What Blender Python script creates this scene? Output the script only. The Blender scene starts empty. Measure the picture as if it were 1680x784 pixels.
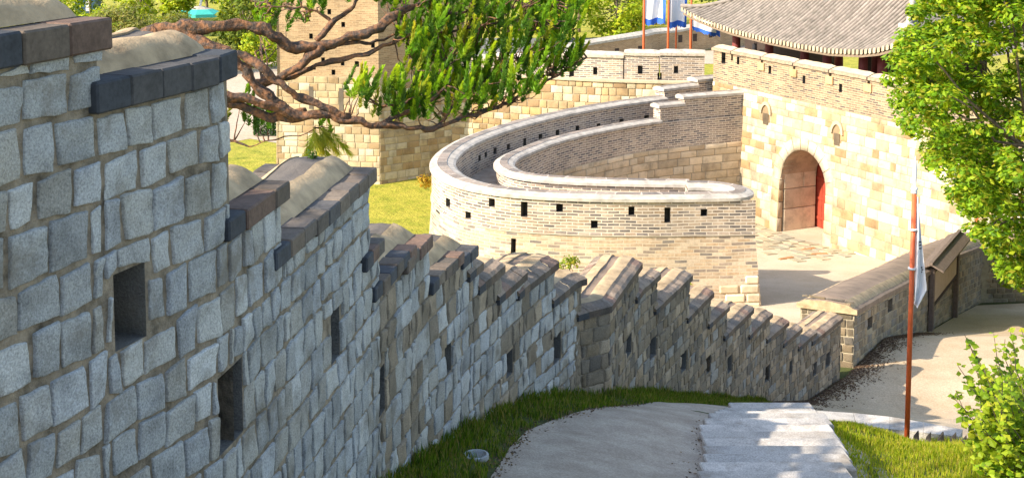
DEBUG = False
import bpy, bmesh, math, random
from mathutils import Vector, noise
R = math.radians; PI = math.pi
rnd = random.Random(11)
sc = bpy.context.scene
COL = sc.collection

# ------------------------------------------------------------ camera model (a 49 mm lens with the frame shifted down)
F, PCX, PCY, PITCH = 2300.0, 840.0, 42.0, R(6)
CP, SP = math.cos(PITCH), math.sin(PITCH)
def rayd(px, py):
    u = (px - PCX) / F; v = (PCY - py) / F
    return Vector((u, CP + v * SP, -SP + v * CP))
def at(px, py, Y):
    r = rayd(px, py); return r * (Y / r.y)
def onz(px, py, z):
    r = rayd(px, py); return r * (z / r.z)
cam = bpy.data.cameras.new('camera'); camo = bpy.data.objects.new('camera', cam); COL.objects.link(camo)
cam.sensor_width = 36; cam.lens = F / 1680 * 36; cam.shift_y = -(392 - PCY) / 1680
camo.rotation_euler = (R(90) - PITCH, 0, 0); cam.clip_end = 2000; cam.clip_start = .05
sc.camera = camo

# ------------------------------------------------------------ materials
class NT:
    def __init__(s, name, rough=.85, spec=.3):
        s.m = bpy.data.materials.new(name); s.m.use_nodes = True; s.t = s.m.node_tree
        s.b = s.t.nodes['Principled BSDF']; s.b.inputs['Roughness'].default_value = rough
        s.b.inputs['Specular IOR Level'].default_value = spec
    def n(s, typ, **k):
        o = s.t.nodes.new(typ)
        for a, b in k.items():
            if a.startswith('i_'): o.inputs[a[2:].replace('_', ' ')].default_value = b
            elif a.startswith('n_'): o.inputs[int(a[2:])].default_value = b
            else: setattr(o, a, b)
        return o
    def l(s, a, b): s.t.links.new(a, b)
    def coord(s, kind='Object'):
        return s.n('ShaderNodeTexCoord').outputs[kind]
    def noise(s, scale, detail=4, rough=.55, vec=None):
        o = s.n('ShaderNodeTexNoise'); o.inputs['Scale'].default_value = scale
        o.inputs['Detail'].default_value = detail; o.inputs['Roughness'].default_value = rough
        s.l(vec or s.coord(), o.inputs['Vector']); return o.outputs['Fac']
    def ramp(s, fac, stops, const=False):
        o = s.n('ShaderNodeValToRGB'); r = o.color_ramp
        if const: r.interpolation = 'CONSTANT'
        while len(r.elements) < len(stops): r.elements.new(.5)
        for e, (p, c) in zip(r.elements, stops):
            e.position = p; e.color = tuple(c) + (1,) if len(c) == 3 else c
        s.l(fac, o.inputs['Fac']); return o.outputs['Color']
    def mix(s, fac, a, b, mode='MIX'):
        o = s.n('ShaderNodeMix', data_type='RGBA', blend_type=mode)
        for sock, val in ((o.inputs[0], fac), (o.inputs[6], a), (o.inputs[7], b)):
            if hasattr(val, 'links'): s.l(val, sock)
            elif isinstance(val, (int, float)): sock.default_value = val
            else: sock.default_value = tuple(val) + (1,)
        return o.outputs[2]
    def bump(s, h, strength=.4, dist=.01):
        o = s.n('ShaderNodeBump'); o.inputs['Strength'].default_value = strength; o.inputs['Distance'].default_value = dist
        s.l(h, o.inputs['Height']); s.l(o.outputs['Normal'], s.b.inputs['Normal']); return o
    def tint(s): return s.n('ShaderNodeAttribute', attribute_name='tint').outputs['Color']
    def base(s, c):
        if hasattr(c, 'links'): s.l(c, s.b.inputs['Base Color'])
        else: s.b.inputs['Base Color'].default_value = tuple(c) + (1,)
    def done(s): return s.m
g = lambda v: (v, v, v)
def stone_mat(name, speck=60, amt=.35, bump=.5, dist=.012, blotch=3, stain=None):
    k = NT(name); c = k.tint()
    sp = k.ramp(k.noise(speck, 3, .7), [(.3, g(1 - amt)), (.5, g(1)), (.7, g(1 + amt * .8))])
    c = k.mix(1, c, sp, 'MULTIPLY')
    bl = k.ramp(k.noise(blotch, 5, .6), [(.28, g(.62)), (.52, g(1)), (.8, g(1.15))])
    c = k.mix(1, c, bl, 'MULTIPLY')
    if stain:
        f = k.ramp(k.noise(blotch * .6, 6, .65), [(.52, g(0)), (.68, g(.75))])
        c = k.mix(f, c, stain)
    k.base(c)
    h = k.mix(.35, k.noise(speck * .7, 4, .7), k.noise(blotch * 5, 5, .6))
    k.bump(h, bump, dist); return k.done()
def plain_mat(name, col, scale=6, amt=.25, rough=.8, bump=.2, dist=.01, scale2=60):
    k = NT(name, rough)
    c = k.mix(1, col, k.ramp(k.noise(scale, 6, .6), [(.25, g(1 - amt)), (.5, g(1)), (.8, g(1 + amt))]), 'MULTIPLY')
    k.base(c); k.bump(k.noise(scale2, 4, .65), bump, dist); return k.done()
def brick_mat(name, bw, bh, mort, cols, mcol, bumpd=.02):
    k = NT(name, .9)
    uv = k.n('ShaderNodeUVMap', uv_map='uv').outputs['UV']
    # slight waviness of the courses
    nz = k.n('ShaderNodeTexNoise'); nz.inputs['Scale'].default_value = .9; k.l(uv, nz.inputs['Vector'])
    sub = k.n('ShaderNodeVectorMath', operation='SUBTRACT'); k.l(nz.outputs['Color'], sub.inputs[0]); sub.inputs[1].default_value = (.5, .5, .5)
    sc_ = k.n('ShaderNodeVectorMath', operation='SCALE'); k.l(sub.outputs[0], sc_.inputs[0]); sc_.inputs['Scale'].default_value = bh * .7
    ad = k.n('ShaderNodeVectorMath', operation='ADD'); k.l(uv, ad.inputs[0]); k.l(sc_.outputs[0], ad.inputs[1])
    b = k.n('ShaderNodeTexBrick', offset=.5, squash=1.0)
    b.inputs['Scale'].default_value = 1; b.inputs['Brick Width'].default_value = bw; b.inputs['Row Height'].default_value = bh
    b.inputs['Mortar Size'].default_value = mort; b.inputs['Mortar Smooth'].default_value = .3
    b.inputs['Color1'].default_value = (0, 0, 0, 1); b.inputs['Color2'].default_value = (1, 1, 1, 1); b.inputs['Bias'].default_value = 0
    b.inputs['Mortar'].default_value = (.5, .5, .5, 1)
    k.l(ad.outputs[0], b.inputs['Vector'])
    n = len(cols); c = k.ramp(b.outputs['Color'], [(i / n, x) for i, x in enumerate(cols)], True)
    c = k.mix(1, c, k.ramp(k.noise(9, 5, .6), [(.3, g(.75)), (.7, g(1.2))]), 'MULTIPLY')
    mf = k.n('ShaderNodeMath', operation='MULTIPLY'); k.l(b.outputs['Fac'], mf.inputs[0]); mf.inputs[1].default_value = 1
    c = k.mix(mf.outputs[0], c, mcol)
    # worn, mortar smeared areas
    f = k.ramp(k.noise(1.3, 6, .7), [(.5, g(0)), (.75, g(.4))])
    c = k.mix(f, c, mcol)
    f2 = k.ramp(k.noise(.35, 4, .6), [(.35, g(.82)), (.65, g(1.1))])
    c = k.mix(1, c, f2, 'MULTIPLY')
    k.base(c)
    inv = k.n('ShaderNodeMath', operation='SUBTRACT'); inv.inputs[0].default_value = 1; k.l(b.outputs['Fac'], inv.inputs[1])
    k.bump(inv.outputs[0], .5, bumpd); return k.done()
def leaf_mat(name, transl=.45, rough=.55):
    k = NT(name, rough, .25); c = k.tint(); k.base(c)
    tr = k.n('ShaderNodeBsdfTranslucent'); k.l(k.mix(1, c, (1.25, 1.2, .5), 'MULTIPLY'), tr.inputs['Color'])
    mx = k.n('ShaderNodeMixShader'); mx.inputs[0].default_value = transl
    k.l(k.b.outputs[0], mx.inputs[1]); k.l(tr.outputs[0], mx.inputs[2])
    k.l(mx.outputs[0], k.t.nodes['Material Output'].inputs['Surface']); return k.done()
def bark_mat(name, a, b, scale=9):
    k = NT(name, .9); co = k.coord()
    v = k.n('ShaderNodeTexVoronoi', feature='F1'); v.inputs['Scale'].default_value = scale * 1.6
    k.l(co, v.inputs['Vector'])
    c = k.mix(k.ramp(k.noise(scale, 6, .65), [(.38, g(0)), (.58, g(1))]), a, b)
    c = k.mix(1, c, k.ramp(v.outputs['Distance'], [(0, g(.5)), (.35, g(1.1))]), 'MULTIPLY')
    k.base(c); k.bump(k.mix(.5, v.outputs['Distance'], k.noise(scale * 4, 5, .6)), .8, .03); return k.done()

M = {}
M['granite'] = stone_mat('granite', 85, .42, .9, .016, 4, (.16, .14, .11))
M['ashlar'] = stone_mat('ashlar', 14, .08, .35, .03, 1.6, None)
M['mortar'] = plain_mat('mortar', (.24, .195, .145), 9, .8, .95, .9, .03, 35)
M['joint'] = plain_mat('joint', (.34, .29, .21), 6, .3, .95, .5, .02, 25)
M['eave'] = stone_mat('eave_brick', 30, .25, .5, .006, 6)
M['lime'] = plain_mat('lime_mortar', (.43, .315, .195), 4.2, .55, .95, .6, .014, 30)
M['darkslab'] = plain_mat('dark_slab', (.12, .105, .095), 2.2, .4, .9, .5, .015, 30)
M['slab'] = plain_mat('coping_slab', (.23, .17, .13), 2.6, .35, .85, .5, .015, 30)
M['white'] = plain_mat('white_plaster', (.40, .37, .335), 2.6, .4, .9, .3, .01, 40)
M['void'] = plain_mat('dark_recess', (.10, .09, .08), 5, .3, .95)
cream = [(.30, .23, .175), (.17, .145, .135), (.36, .275, .21), (.22, .185, .165), (.42, .33, .255), (.13, .115, .115), (.33, .24, .17), (.20, .17, .155), (.38, .30, .24), (.26, .205, .165)]
creaml = [(.40, .30, .21), (.25, .20, .165), (.45, .34, .245), (.50, .40, .30), (.19, .165, .15), (.43, .31, .205), (.32, .255, .205), (.52, .42, .32), (.38, .285, .20), (.48, .36, .25)]
M['brick'] = brick_mat('barbican_brick', .46, .125, .022, cream, (.54, .475, .41))
M['brick_low'] = brick_mat('barbican_lower_brick', .50, .13, .016, creaml, (.50, .42, .325))
M['brick_in'] = brick_mat('parapet_brick', .42, .12, .02, [(.25, .20, .17), (.34, .27, .215), (.15, .13, .13), (.40, .32, .25), (.29, .23, .195)], (.66, .57, .47))
M['brick_warm'] = brick_mat('gate_brick', .44, .115, .02, [(.26, .19, .125), (.17, .125, .09), (.32, .235, .15), (.11, .09, .08), (.28, .205, .135), (.22, .155, .105)], (.40, .315, .215))
M['brick_tower'] = brick_mat('tower_brick', .40, .11, .016, [(.37, .25, .145), (.33, .22, .13), (.40, .28, .17), (.29, .20, .12)], (.42, .31, .20))
M['tile'] = stone_mat('roof_tile', 20, .15, .4, .01, 3)
M['red'] = plain_mat('red_paint', (.60, .115, .04), 8, .15, .5, .1)
M['darkred'] = plain_mat('dark_red_paint', (.16, .03, .03), 4, .2, .6, .1)
M['door'] = plain_mat('door_paint', (.30, .045, .025), 4, .25, .7, .3)
M['wood'] = plain_mat('weathered_wood', (.14, .105, .085), 12, .35, .8, .5, .01, 60)
M['panel'] = plain_mat('notice_panel', (.42, .31, .23), 5, .15, .6, .1)
M['dark'] = plain_mat('dark_wood', (.05, .035, .03), 4, .3, .9)
M['cloth'] = plain_mat('white_cloth', (.80, .80, .83), 3, .05, .8, .1)
M['blue'] = plain_mat('blue_cloth', (.03, .13, .55), 5, .15, .8, .1)
M['black'] = plain_mat('black_print', (.02, .02, .025), 5, .1, .8, .1)
M['steel'] = plain_mat('pale_metal', (.70, .70, .72), 5, .1, .4, .05)
M['leaf'] = leaf_mat('leaves')
M['needle'] = leaf_mat('pine_needles', .3, .5)
M['blade'] = leaf_mat('grass_blades', .45, .6)
M['pine'] = bark_mat('pine_bark', (.21, .10, .052), (.06, .047, .042), 13)
M['bark'] = bark_mat('tree_bark', (.20, .15, .11), (.10, .08, .06), 6)
def ground_mat(name, cols, scale, fine=30, bump=.4, dist=.03):
    k = NT(name, .95)
    c = k.ramp(k.noise(scale, 7, .65), [(.28 + .44 * i / (len(cols) - 1), x) for i, x in enumerate(cols)])
    c = k.mix(1, c, k.ramp(k.noise(fine, 4, .7), [(.3, g(.72)), (.7, g(1.25))]), 'MULTIPLY')
    k.base(c); k.bump(k.noise(fine, 5, .7), bump, dist); return k.done()
M['lawn'] = ground_mat('lawn_grass', [(.16, .19, .02), (.27, .28, .03), (.38, .34, .05), (.30, .31, .04)], .8, 6, .9, .15)
M['soilgrass'] = ground_mat('soil_under_grass', [(.04, .05, .015), (.07, .085, .02), (.12, .12, .035)], 1.2, 14, .6, .04)
M['path'] = ground_mat('path_earth', [(.30, .24, .19), (.40, .33, .27), (.49, .42, .35)], 2.2, 38, .8, .015)
M['terrace'] = ground_mat('terrace_earth', [(.42, .31, .20), (.50, .385, .265), (.57, .45, .32)], .6, 25, .4, .012)
M['gravel'] = ground_mat('gravel_court', [(.43, .35, .25), (.50, .415, .31), (.57, .48, .37)], .5, 22, .6, .02)
M['plaza'] = ground_mat('plaza_ground', [(.42, .33, .25), (.47, .38, .30)], .2, 6, .3, .02)
M['step'] = stone_mat('step_granite', 60, .4, .6, .008, 3, (.24, .20, .16))
M['flagstone'] = stone_mat('flagstone', 12, .12, .4, .02, 1.5)
M['asphalt'] = ground_mat('far_road', [(.12, .12, .12), (.18, .175, .17)], .2, 5, .3, .02)

# ------------------------------------------------------------ mesh building
WL = {}
class MB:
    def __init__(s): s.v = []; s.f = []; s.m = []; s.c = []; s.u = []
    def add(s, pts, faces, col=(1, 1, 1), mat=0, uvs=None):
        o = len(s.v); s.v += [tuple(p) for p in pts]
        for f in faces:
            s.f.append([o + i for i in f]); s.m.append(mat); s.c.append(col)
            s.u.append([uvs[i] for i in f] if uvs else None)
    def quad(s, a, b, c, d, col=(1, 1, 1), mat=0, uvs=None): s.add([a, b, c, d], [(0, 1, 2, 3)], col, mat, uvs)
    def box(s, o, ax, ay, az, col=(1, 1, 1), mat=0, bev=0):
        """box from corner o along three vectors"""
        o = Vector(o); ax = Vector(ax); ay = Vector(ay); az = Vector(az)
        if not bev:
            p = [o + ax * i + ay * j + az * k for k in (0, 1) for j in (0, 1) for i in (0, 1)]
            s.add(p, [(0, 2, 3, 1), (4, 5, 7, 6), (0, 1, 5, 4), (2, 6, 7, 3), (0, 4, 6, 2), (1, 3, 7, 5)], col, mat); return
        lx, ly, lz = ax.length, ay.length, az.length; bx, by, bz = (min(.45, bev / l) for l in (lx, ly, lz))
        pts = []; idx = {}
        def P(i, j, k, which):
            # which axis face this vertex belongs to keeps full extent
            c = [i, j, k]; q = []
            for a, (t, b) in enumerate(zip(c, (bx, by, bz))):
                q.append(float(t) if a == which else (b if t == 0 else 1 - b))
            key = (i, j, k, which)
            if key not in idx: idx[key] = len(pts); pts.append(o + ax * q[0] + ay * q[1] + az * q[2])
            return idx[key]
        fs = []
        for w in range(3):
            for t in (0, 1):
                cs = [(0, 0), (1, 0), (1, 1), (0, 1)]
                f = []
                for a, b in cs:
                    q = [0, 0, 0]; q[w] = t; q[(w + 1) % 3] = a; q[(w + 2) % 3] = b
                    f.append(P(*q, w))
                fs.append(f if t else f[::-1])
        for w in range(3):
            u, v = (w + 1) % 3, (w + 2) % 3
            for a in (0, 1):
                for b in (0, 1):
                    q0 = [0, 0, 0]; q0[u] = a; q0[v] = b; q1 = list(q0); q1[w] = 1
                    f = [P(*q0, u), P(*q1, u), P(*q1, v), P(*q0, v)]
                    fs.append(f if (a ^ b) else f[::-1])
        for i in (0, 1):
            for j in (0, 1):
                for k in (0, 1): fs.append([P(i, j, k, 0), P(i, j, k, 1), P(i, j, k, 2)])
        s.add(pts, fs, col, mat)
    def tube(s, pts, rad, n=8, col=(1, 1, 1), mat=0, cap=True, wob=0):
        pts = [Vector(p) for p in pts]; rings = []
        nrm = None
        for i, p in enumerate(pts):
            d = (pts[min(i + 1, len(pts) - 1)] - pts[max(i - 1, 0)]).normalized()
            if nrm is None:
                nrm = d.orthogonal().normalized()
            nrm = (nrm - d * nrm.dot(d)).normalized(); b = d.cross(nrm)
            r = rad[i] if hasattr(rad, '__len__') else rad
            ring = []
            for k in range(n):
                a = 2 * PI * k / n; q = nrm * math.cos(a) + b * math.sin(a)
                rr = r * (1 + (wob * noise.noise(p * 3 + q * 1.3) if wob else 0))
                ring.append(p + q * rr)
            rings.append(ring)
        allp = [q for r_ in rings for q in r_]; fs = []
        for i in range(len(pts) - 1):
            for k in range(n):
                fs.append((i * n + k, i * n + (k + 1) % n, (i + 1) * n + (k + 1) % n, (i + 1) * n + k))
        if cap: fs.append(tuple(range(n))[::-1]); fs.append(tuple((len(pts) - 1) * n + k for k in range(n)))
        s.add(allp, fs, col, mat)
    def grid(s, rows, col=(1, 1, 1), mat=0, uvs=None, flip=False):
        nr, nc = len(rows), len(rows[0]); pts = [p for r_ in rows for p in r_]
        fs = []
        for i in range(nr - 1):
            for j in range(nc - 1):
                f = (i * nc + j, i * nc + j + 1, (i + 1) * nc + j + 1, (i + 1) * nc + j)
                fs.append(f[::-1] if flip else f)
        s.add(pts, fs, col, mat, [q for r_ in uvs for q in r_] if uvs else None)
    def build(s, name, mats, parent=None, smooth=False, kind=None):
        me = bpy.data.meshes.new(name)
        off = WL.get(parent.name, Vector()) if parent else Vector()
        me.from_pydata([(x - off.x, y - off.y, z - off.z) for x, y, z in s.v], [], s.f)
        if not isinstance(mats, (list, tuple)): mats = [mats]
        for m in mats: me.materials.append(M[m] if isinstance(m, str) else m)
        me.polygons.foreach_set('material_index', s.m)
        ca = me.color_attributes.new('tint', 'FLOAT_COLOR', 'CORNER'); buf = []
        for f, c in zip(s.f, s.c):
            for _ in f: buf += [c[0], c[1], c[2], 1.0]
        ca.data.foreach_set('color', buf)
        if any(u is not None for u in s.u):
            ul = me.uv_layers.new(name='uv'); b2 = []
            for f, u in zip(s.f, s.u):
                for i in range(len(f)): b2 += list(u[i]) if u else [0, 0]
            ul.data.foreach_set('uv', b2)
        if smooth: me.polygons.foreach_set('use_smooth', [True] * len(me.polygons))
        me.update()
        o = bpy.data.objects.new(name, me); COL.objects.link(o)
        if parent: o.parent = parent; WL[o.name] = off
        if kind: o['kind'] = kind
        return o
def thing(name, loc, label, cat, group=None):
    o = bpy.data.objects.new(name, None); COL.objects.link(o); o.location = loc; o.empty_display_size = .2
    WL[o.name] = Vector(loc); return tag(o, label, cat, group)
def tag(o, label, cat, group=None):
    o['label'] = label; o['category'] = cat; o['kind'] = 'thing'
    if group: o['group'] = group
    return o
def copy_tree(o, parent=None):
    c = o.copy(); COL.objects.link(c); c.parent = parent; WL[c.name] = WL.get(o.name, Vector())
    for ch in list(o.children): copy_tree(ch, c)
    return c
def interp(x, tab):
    if x <= tab[0][0]: return tab[0][1]
    for (a, b), (c, d) in zip(tab, tab[1:]):
        if x <= c: return b + (d - b) * (x - a) / (c - a)
    return tab[-1][1]
class Curve:
    """plan polyline with arclength; positive normal = right of travel"""
    def __init__(s, pts, smooth=0):
        pts = [Vector((p[0], p[1])) for p in pts]
        for _ in range(smooth):
            q = [pts[0]]
            for a, b in zip(pts, pts[1:]): q += [a * .75 + b * .25, a * .25 + b * .75]
            q.append(pts[-1]); pts = q
        s.p = pts; s.s = [0]
        for a, b in zip(pts, pts[1:]): s.s.append(s.s[-1] + (b - a).length)
        s.L = s.s[-1]
        s.vn = []
        for i in range(len(pts)):
            d = pts[min(i + 1, len(pts) - 1)] - pts[max(i - 1, 0)]; d.normalize(); s.vn.append(Vector((d.y, -d.x)))
    def at(s, t, o=0, z=0):
        if t <= 0: i, f = 0, t / (s.s[1] - s.s[0])
        elif t >= s.L: i = len(s.p) - 2; f = (t - s.s[i]) / (s.s[i + 1] - s.s[i])
        else:
            lo, hi = 0, len(s.s) - 1
            while hi - lo > 1:
                m = (lo + hi) // 2
                if s.s[m] <= t: lo = m
                else: hi = m
            i = lo; f = (t - s.s[i]) / (s.s[i + 1] - s.s[i])
        p = s.p[i].lerp(s.p[i + 1], f); n = s.vn[i].lerp(s.vn[i + 1], min(1, max(0, f))).normalized()
        return Vector((p.x + n.x * o, p.y + n.y * o, z))
    def hit(s, px, py, last=False):
        """arclength where the plan direction of pixel (px,py) crosses the curve; returns s, point"""
        r = rayd(px, py); k = r.x / r.y; res = []
        n = len(s.p)
        for i in range(n - 1):
            a, b = s.p[i], s.p[i + 1]
            fa, fb = a.x - k * a.y, b.x - k * b.y
            lo = fa * fb <= 0 and fa != fb
            if lo or (i == 0 and n == 2):
                t = fa / (fa - fb); res.append(s.s[i] + t * (s.s[i + 1] - s.s[i]))
        if not res:   # extrapolate the ends
            c = []
            for i in (0, n - 2):
                a, b = s.p[i], s.p[i + 1]; fa, fb = a.x - k * a.y, b.x - k * b.y
                if fa != fb:
                    t = fa / (fa - fb); ext = abs(t) if i == 0 else abs(t - 1); c.append((ext, s.s[i] + t * (s.s[i + 1] - s.s[i])))
            res = [min(c)[1]]
        t = res[-1] if last else res[0]
        p = s.at(t); z = p.y * r.z / r.y
        return t, Vector((p.x, p.y, z))

def holed(mb, S, s0, s1, z0, z1, holes, ds=.5, dz=None, depth=.4, mat=0, rmat=None, col=(1, 1, 1), rcol=(1, 1, 1), topz=None):
    """surface S(s,z,out) over a rectangle with rectangular holes (a,b,c,d) and recess boxes behind them"""
    ss = {s0, s1}; n = max(1, int(math.ceil((s1 - s0) / ds)))
    for i in range(n + 1): ss.add(s0 + (s1 - s0) * i / n)
    zz = {z0, z1}
    if dz:
        m = max(1, int(math.ceil((z1 - z0) / dz)))
        for i in range(m + 1): zz.add(z0 + (z1 - z0) * i / m)
    hs = [h for h in holes if h[1] > s0 and h[0] < s1 and h[3] > z0 and h[2] < z1]
    hs = [(max(h[0], s0), min(h[1], s1), max(h[2], z0), min(h[3], z1)) for h in hs]
    for h in hs: ss |= {h[0], h[1]}; zz |= {h[2], h[3]}
    ss = sorted(ss); zz = sorted(zz)
    for a, b in zip(ss, ss[1:]):
        if b - a < 1e-5: continue
        for c, d in zip(zz, zz[1:]):
            if d - c < 1e-5: continue
            ma, mc = (a + b) / 2, (c + d) / 2
            if any(h[0] < ma < h[1] and h[2] < mc < h[3] for h in hs): continue
            mb.quad(S(a, c, 0), S(b, c, 0), S(b, d, 0), S(a, d, 0), col, mat, [(a, c), (b, c), (b, d), (a, d)])
    rm = mat if rmat is None else rmat
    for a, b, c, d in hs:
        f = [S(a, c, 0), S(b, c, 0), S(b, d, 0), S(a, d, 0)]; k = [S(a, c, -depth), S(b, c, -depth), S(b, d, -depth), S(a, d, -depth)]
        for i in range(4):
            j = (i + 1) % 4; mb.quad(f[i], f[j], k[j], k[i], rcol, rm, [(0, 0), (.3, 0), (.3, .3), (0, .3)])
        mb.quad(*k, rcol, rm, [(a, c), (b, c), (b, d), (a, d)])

def blocks(mb, S, s0, s1, z0, z1, rowh, w, gap, depth, n, cols, rg, clip=None, jit=.15, rough=.15, mat=0, rowj=.12, freq=9, edge=.12):
    """courses of separate stones with rounded arrises standing proud of the joint"""
    z = z0; 
    ts = [0, edge * .3, edge] + [edge + (1 - 2 * edge) * (i + 1) / (n + 1) for i in range(n)] + [1 - edge, 1 - edge * .3, 1]
    prof = lambda t: 1 if edge <= t <= 1 - edge else (0 if t in (0, 1) else .86)
    while z < z1 - rowh * .3:
        h = rowh * (1 + rg.uniform(-rowj, rowj))
        if z + h > z1 - rowh * .35: h = z1 - z
        s = s0 - rg.random() * w[0]
        while s < s1:
            ww = rg.uniform(*w); a, b = max(s, s0), min(s + ww, s1); s += ww
            if b - a < w[0] * .3: continue
            for (a2, b2, c2, d2) in (clip(a, b, z, z + h) if clip else [(a, b, z, z + h)]):
                if b2 - a2 < gap * 2.2 or d2 - c2 < gap * 2.2: continue
                W, H = b2 - a2, d2 - c2; j = lambda k: rg.uniform(-1, 1) * jit * k
                jw, jh = gap * 1.0, gap * 1.0
                q = [(a2 + gap / 2 + j(jw), c2 + gap / 2 + j(jh)), (b2 - gap / 2 + j(jw), c2 + gap / 2 + j(jh)),
                     (b2 - gap / 2 + j(jw), d2 - gap / 2 + j(jh)), (a2 + gap / 2 + j(jw), d2 - gap / 2 + j(jh))]
                dd = depth * rg.uniform(.7, 1.25); tl, tv = rg.uniform(-.25, .25) * depth * rough * 4, rg.uniform(-.25, .25) * depth * rough * 4
                ph = rg.uniform(0, 99); col = rg.choice(cols); v = rg.uniform(.86, 1.14); col = (col[0] * v, col[1] * v, col[2] * v)
                rows = []
                for tv_ in ts:
                    row = []
                    for tu in ts:
                        x = (q[0][0] * (1 - tu) + q[1][0] * tu) * (1 - tv_) + (q[3][0] * (1 - tu) + q[2][0] * tu) * tv_
                        y = (q[0][1] * (1 - tu) + q[1][1] * tu) * (1 - tv_) + (q[3][1] * (1 - tu) + q[2][1] * tu) * tv_
                        # round the corners in the plane
                        cu, cv = abs(tu - .5) * 2, abs(tv_ - .5) * 2
                        rr = max(0, cu + cv - 1.75) * .10 * min(W, H) * (edge * 6)
                        x += -rr * math.copysign(1, tu - .5); y += -rr * math.copysign(1, tv_ - .5)
                        o = dd * min(prof(tu), prof(tv_)) + (tl * (tu - .5) + tv * (tv_ - .5)) * min(prof(tu), prof(tv_))
                        if rough:
                            nn = noise.noise(Vector((x * freq + ph, y * freq, ph)))
                            o += depth * rough * nn * 2.2 * min(prof(tu), prof(tv_)); 
                            if jit > .5:
                                x += .3 * gap * noise.noise(Vector((x * 14, y * 14, ph + 5))); y += .3 * gap * noise.noise(Vector((x * 14, y * 14, ph + 9)))
                        row.append(S(x, y, o - .004 if min(prof(tu), prof(tv_)) == 0 else o))
                    rows.append(row)
                mb.grid(rows, col, mat)
        z += h

def drape(name, mat, poly, hf, step, off=0, kind='structure', parent=None, stepy=None):
    """a sheet over a plan polygon, cut into cells and laid on the height function"""
    bm = bmesh.new(); vs = [bm.verts.new((x, y, 0)) for x, y in poly]; bm.faces.new(vs)
    xs = [p[0] for p in poly]; ys = [p[1] for p in poly]
    for ax, lo, hi, st in ((0, min(xs), max(xs), step), (1, min(ys), max(ys), stepy or step)):
        k = math.floor(lo / st) + 1
        while k * st < hi:
            co = [0, 0, 0]; no = [0, 0, 0]; co[ax] = k * st; no[ax] = 1
            bmesh.ops.bisect_plane(bm, geom=bm.verts[:] + bm.edges[:] + bm.faces[:], plane_co=co, plane_no=no); k += 1
    for v in bm.verts: v.co.z = hf(v.co.x, v.co.y) + off
    bmesh.ops.recalc_face_normals(bm, faces=bm.faces)
    if bm.faces and sum(f.normal.z for f in bm.faces) < 0: bmesh.ops.reverse_faces(bm, faces=bm.faces)
    me = bpy.data.meshes.new(name); bm.to_mesh(me); bm.free(); me.materials.append(M[mat])
    o = bpy.data.objects.new(name, me); COL.objects.link(o)
    if kind: o['kind'] = kind
    if parent: o.parent = parent
    return o
# ============================================================ near wall: plan, ground, steps
def pl(px, py, Y): r = rayd(px, py); return (r.x / r.y * Y, Y)
ST = [(-900, 60, 3.84), (-414, 60, 4.73), (0, 60, 5.91), (214, 70, 6.76), (351, 100, 7.45), (441, 300, 8.31), (520, 330, 9.3), (599, 400, 10.6), (640, 420, 11.4),
      (705, 430, 12.8), (772, 450, 14.2), (860, 450, 16.0), (945, 475, 17.75), (998, 470, 18.1), (1051, 450, 20.3), (1160, 490, 23.8), (1255, 520, 27.2), (1330, 545, 29.8), (1379, 523, 31.5)]
W = Curve([pl(*a) for a in ST])
def wx(Y):                                   # x of the wall's inner face at a given Y
    p = W.p
    if Y <= p[0].y: return p[0].x - (p[0].y - Y) * .6
    for a, b in zip(p, p[1:]):
        if Y <= b.y: return a.x + (b.x - a.x) * (Y - a.y) / (b.y - a.y)
    return p[-1].x
FP = [(1402, 505, 32.6), (1450, 482, 35.9), (1500, 456, 39.5), (1560, 420, 44.5), (1612, 400, 49.0)]
FPt = Curve([pl(*a) for a in FP] + [(30, 51.5)])
def fx(Y):
    p = FPt.p
    for a, b in zip(p, p[1:]):
        if Y <= b.y: return a.x + (b.x - a.x) * (Y - a.y) / (b.y - a.y)
    return p[-1].x
BASE = [(640, 784, 11.4), (700, 738, 12.8), (772, 697, 14.2), (850, 655, 16.0), (950, 647, 18.0), (1051, 648, 20.3), (1160, 655, 23.8), (1255, 662, 27.2), (1330, 660, 29.6),
        (1379, 610, 32.2), (1450, 556, 35.9), (1527, 545, 41.4), (1640, 494, 49.5)]
ZB = [(-6, .2), (0, -1.75), (3, -2.5), (6.1, -3.4), (8.3, -4.1)] + [(a[2], at(*a).z) for a in BASE]
ZB += [(60, ZB[-1][1] - 1)]
def ss(t): t = min(1, max(0, t)); return t * t * (3 - 2 * t)
def T(X, Y):                                 # inner ground
    b = (interp(Y - .35, ZB) + interp(Y, ZB) * 2 + interp(Y + .35, ZB)) / 4
    o = X - (wx(Y) if Y < 31.5 else fx(Y))
    tilt = .14 * ss(o / .9) + .30 * ss((o - .8) / 2.1) + .27 * ss((o - 3.1) / 1.2)
    return b - tilt * ss((34 - Y) / 6)
OB = [(-20, -1.5), (4, -6), (12, -9), (20, -11.5), (30, -13.6), (42, -15.6), (55, -16.95), (66, -18.5), (73, -19.15), (79, -19.1), (92, -18.6), (400, -18.6)]
def O(X, Y): return interp(Y, OB)
def hitT(px, py, f=T, y0=3, y1=400, off=0):
    r = rayd(px, py); r = r / r.y; Y = y0; st = .02
    while Y < y1:
        p = r * Y
        if p.z < f(p.x, Y) + off: return p
        Y += st * (1 + Y * .02)
    return r * y1

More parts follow.
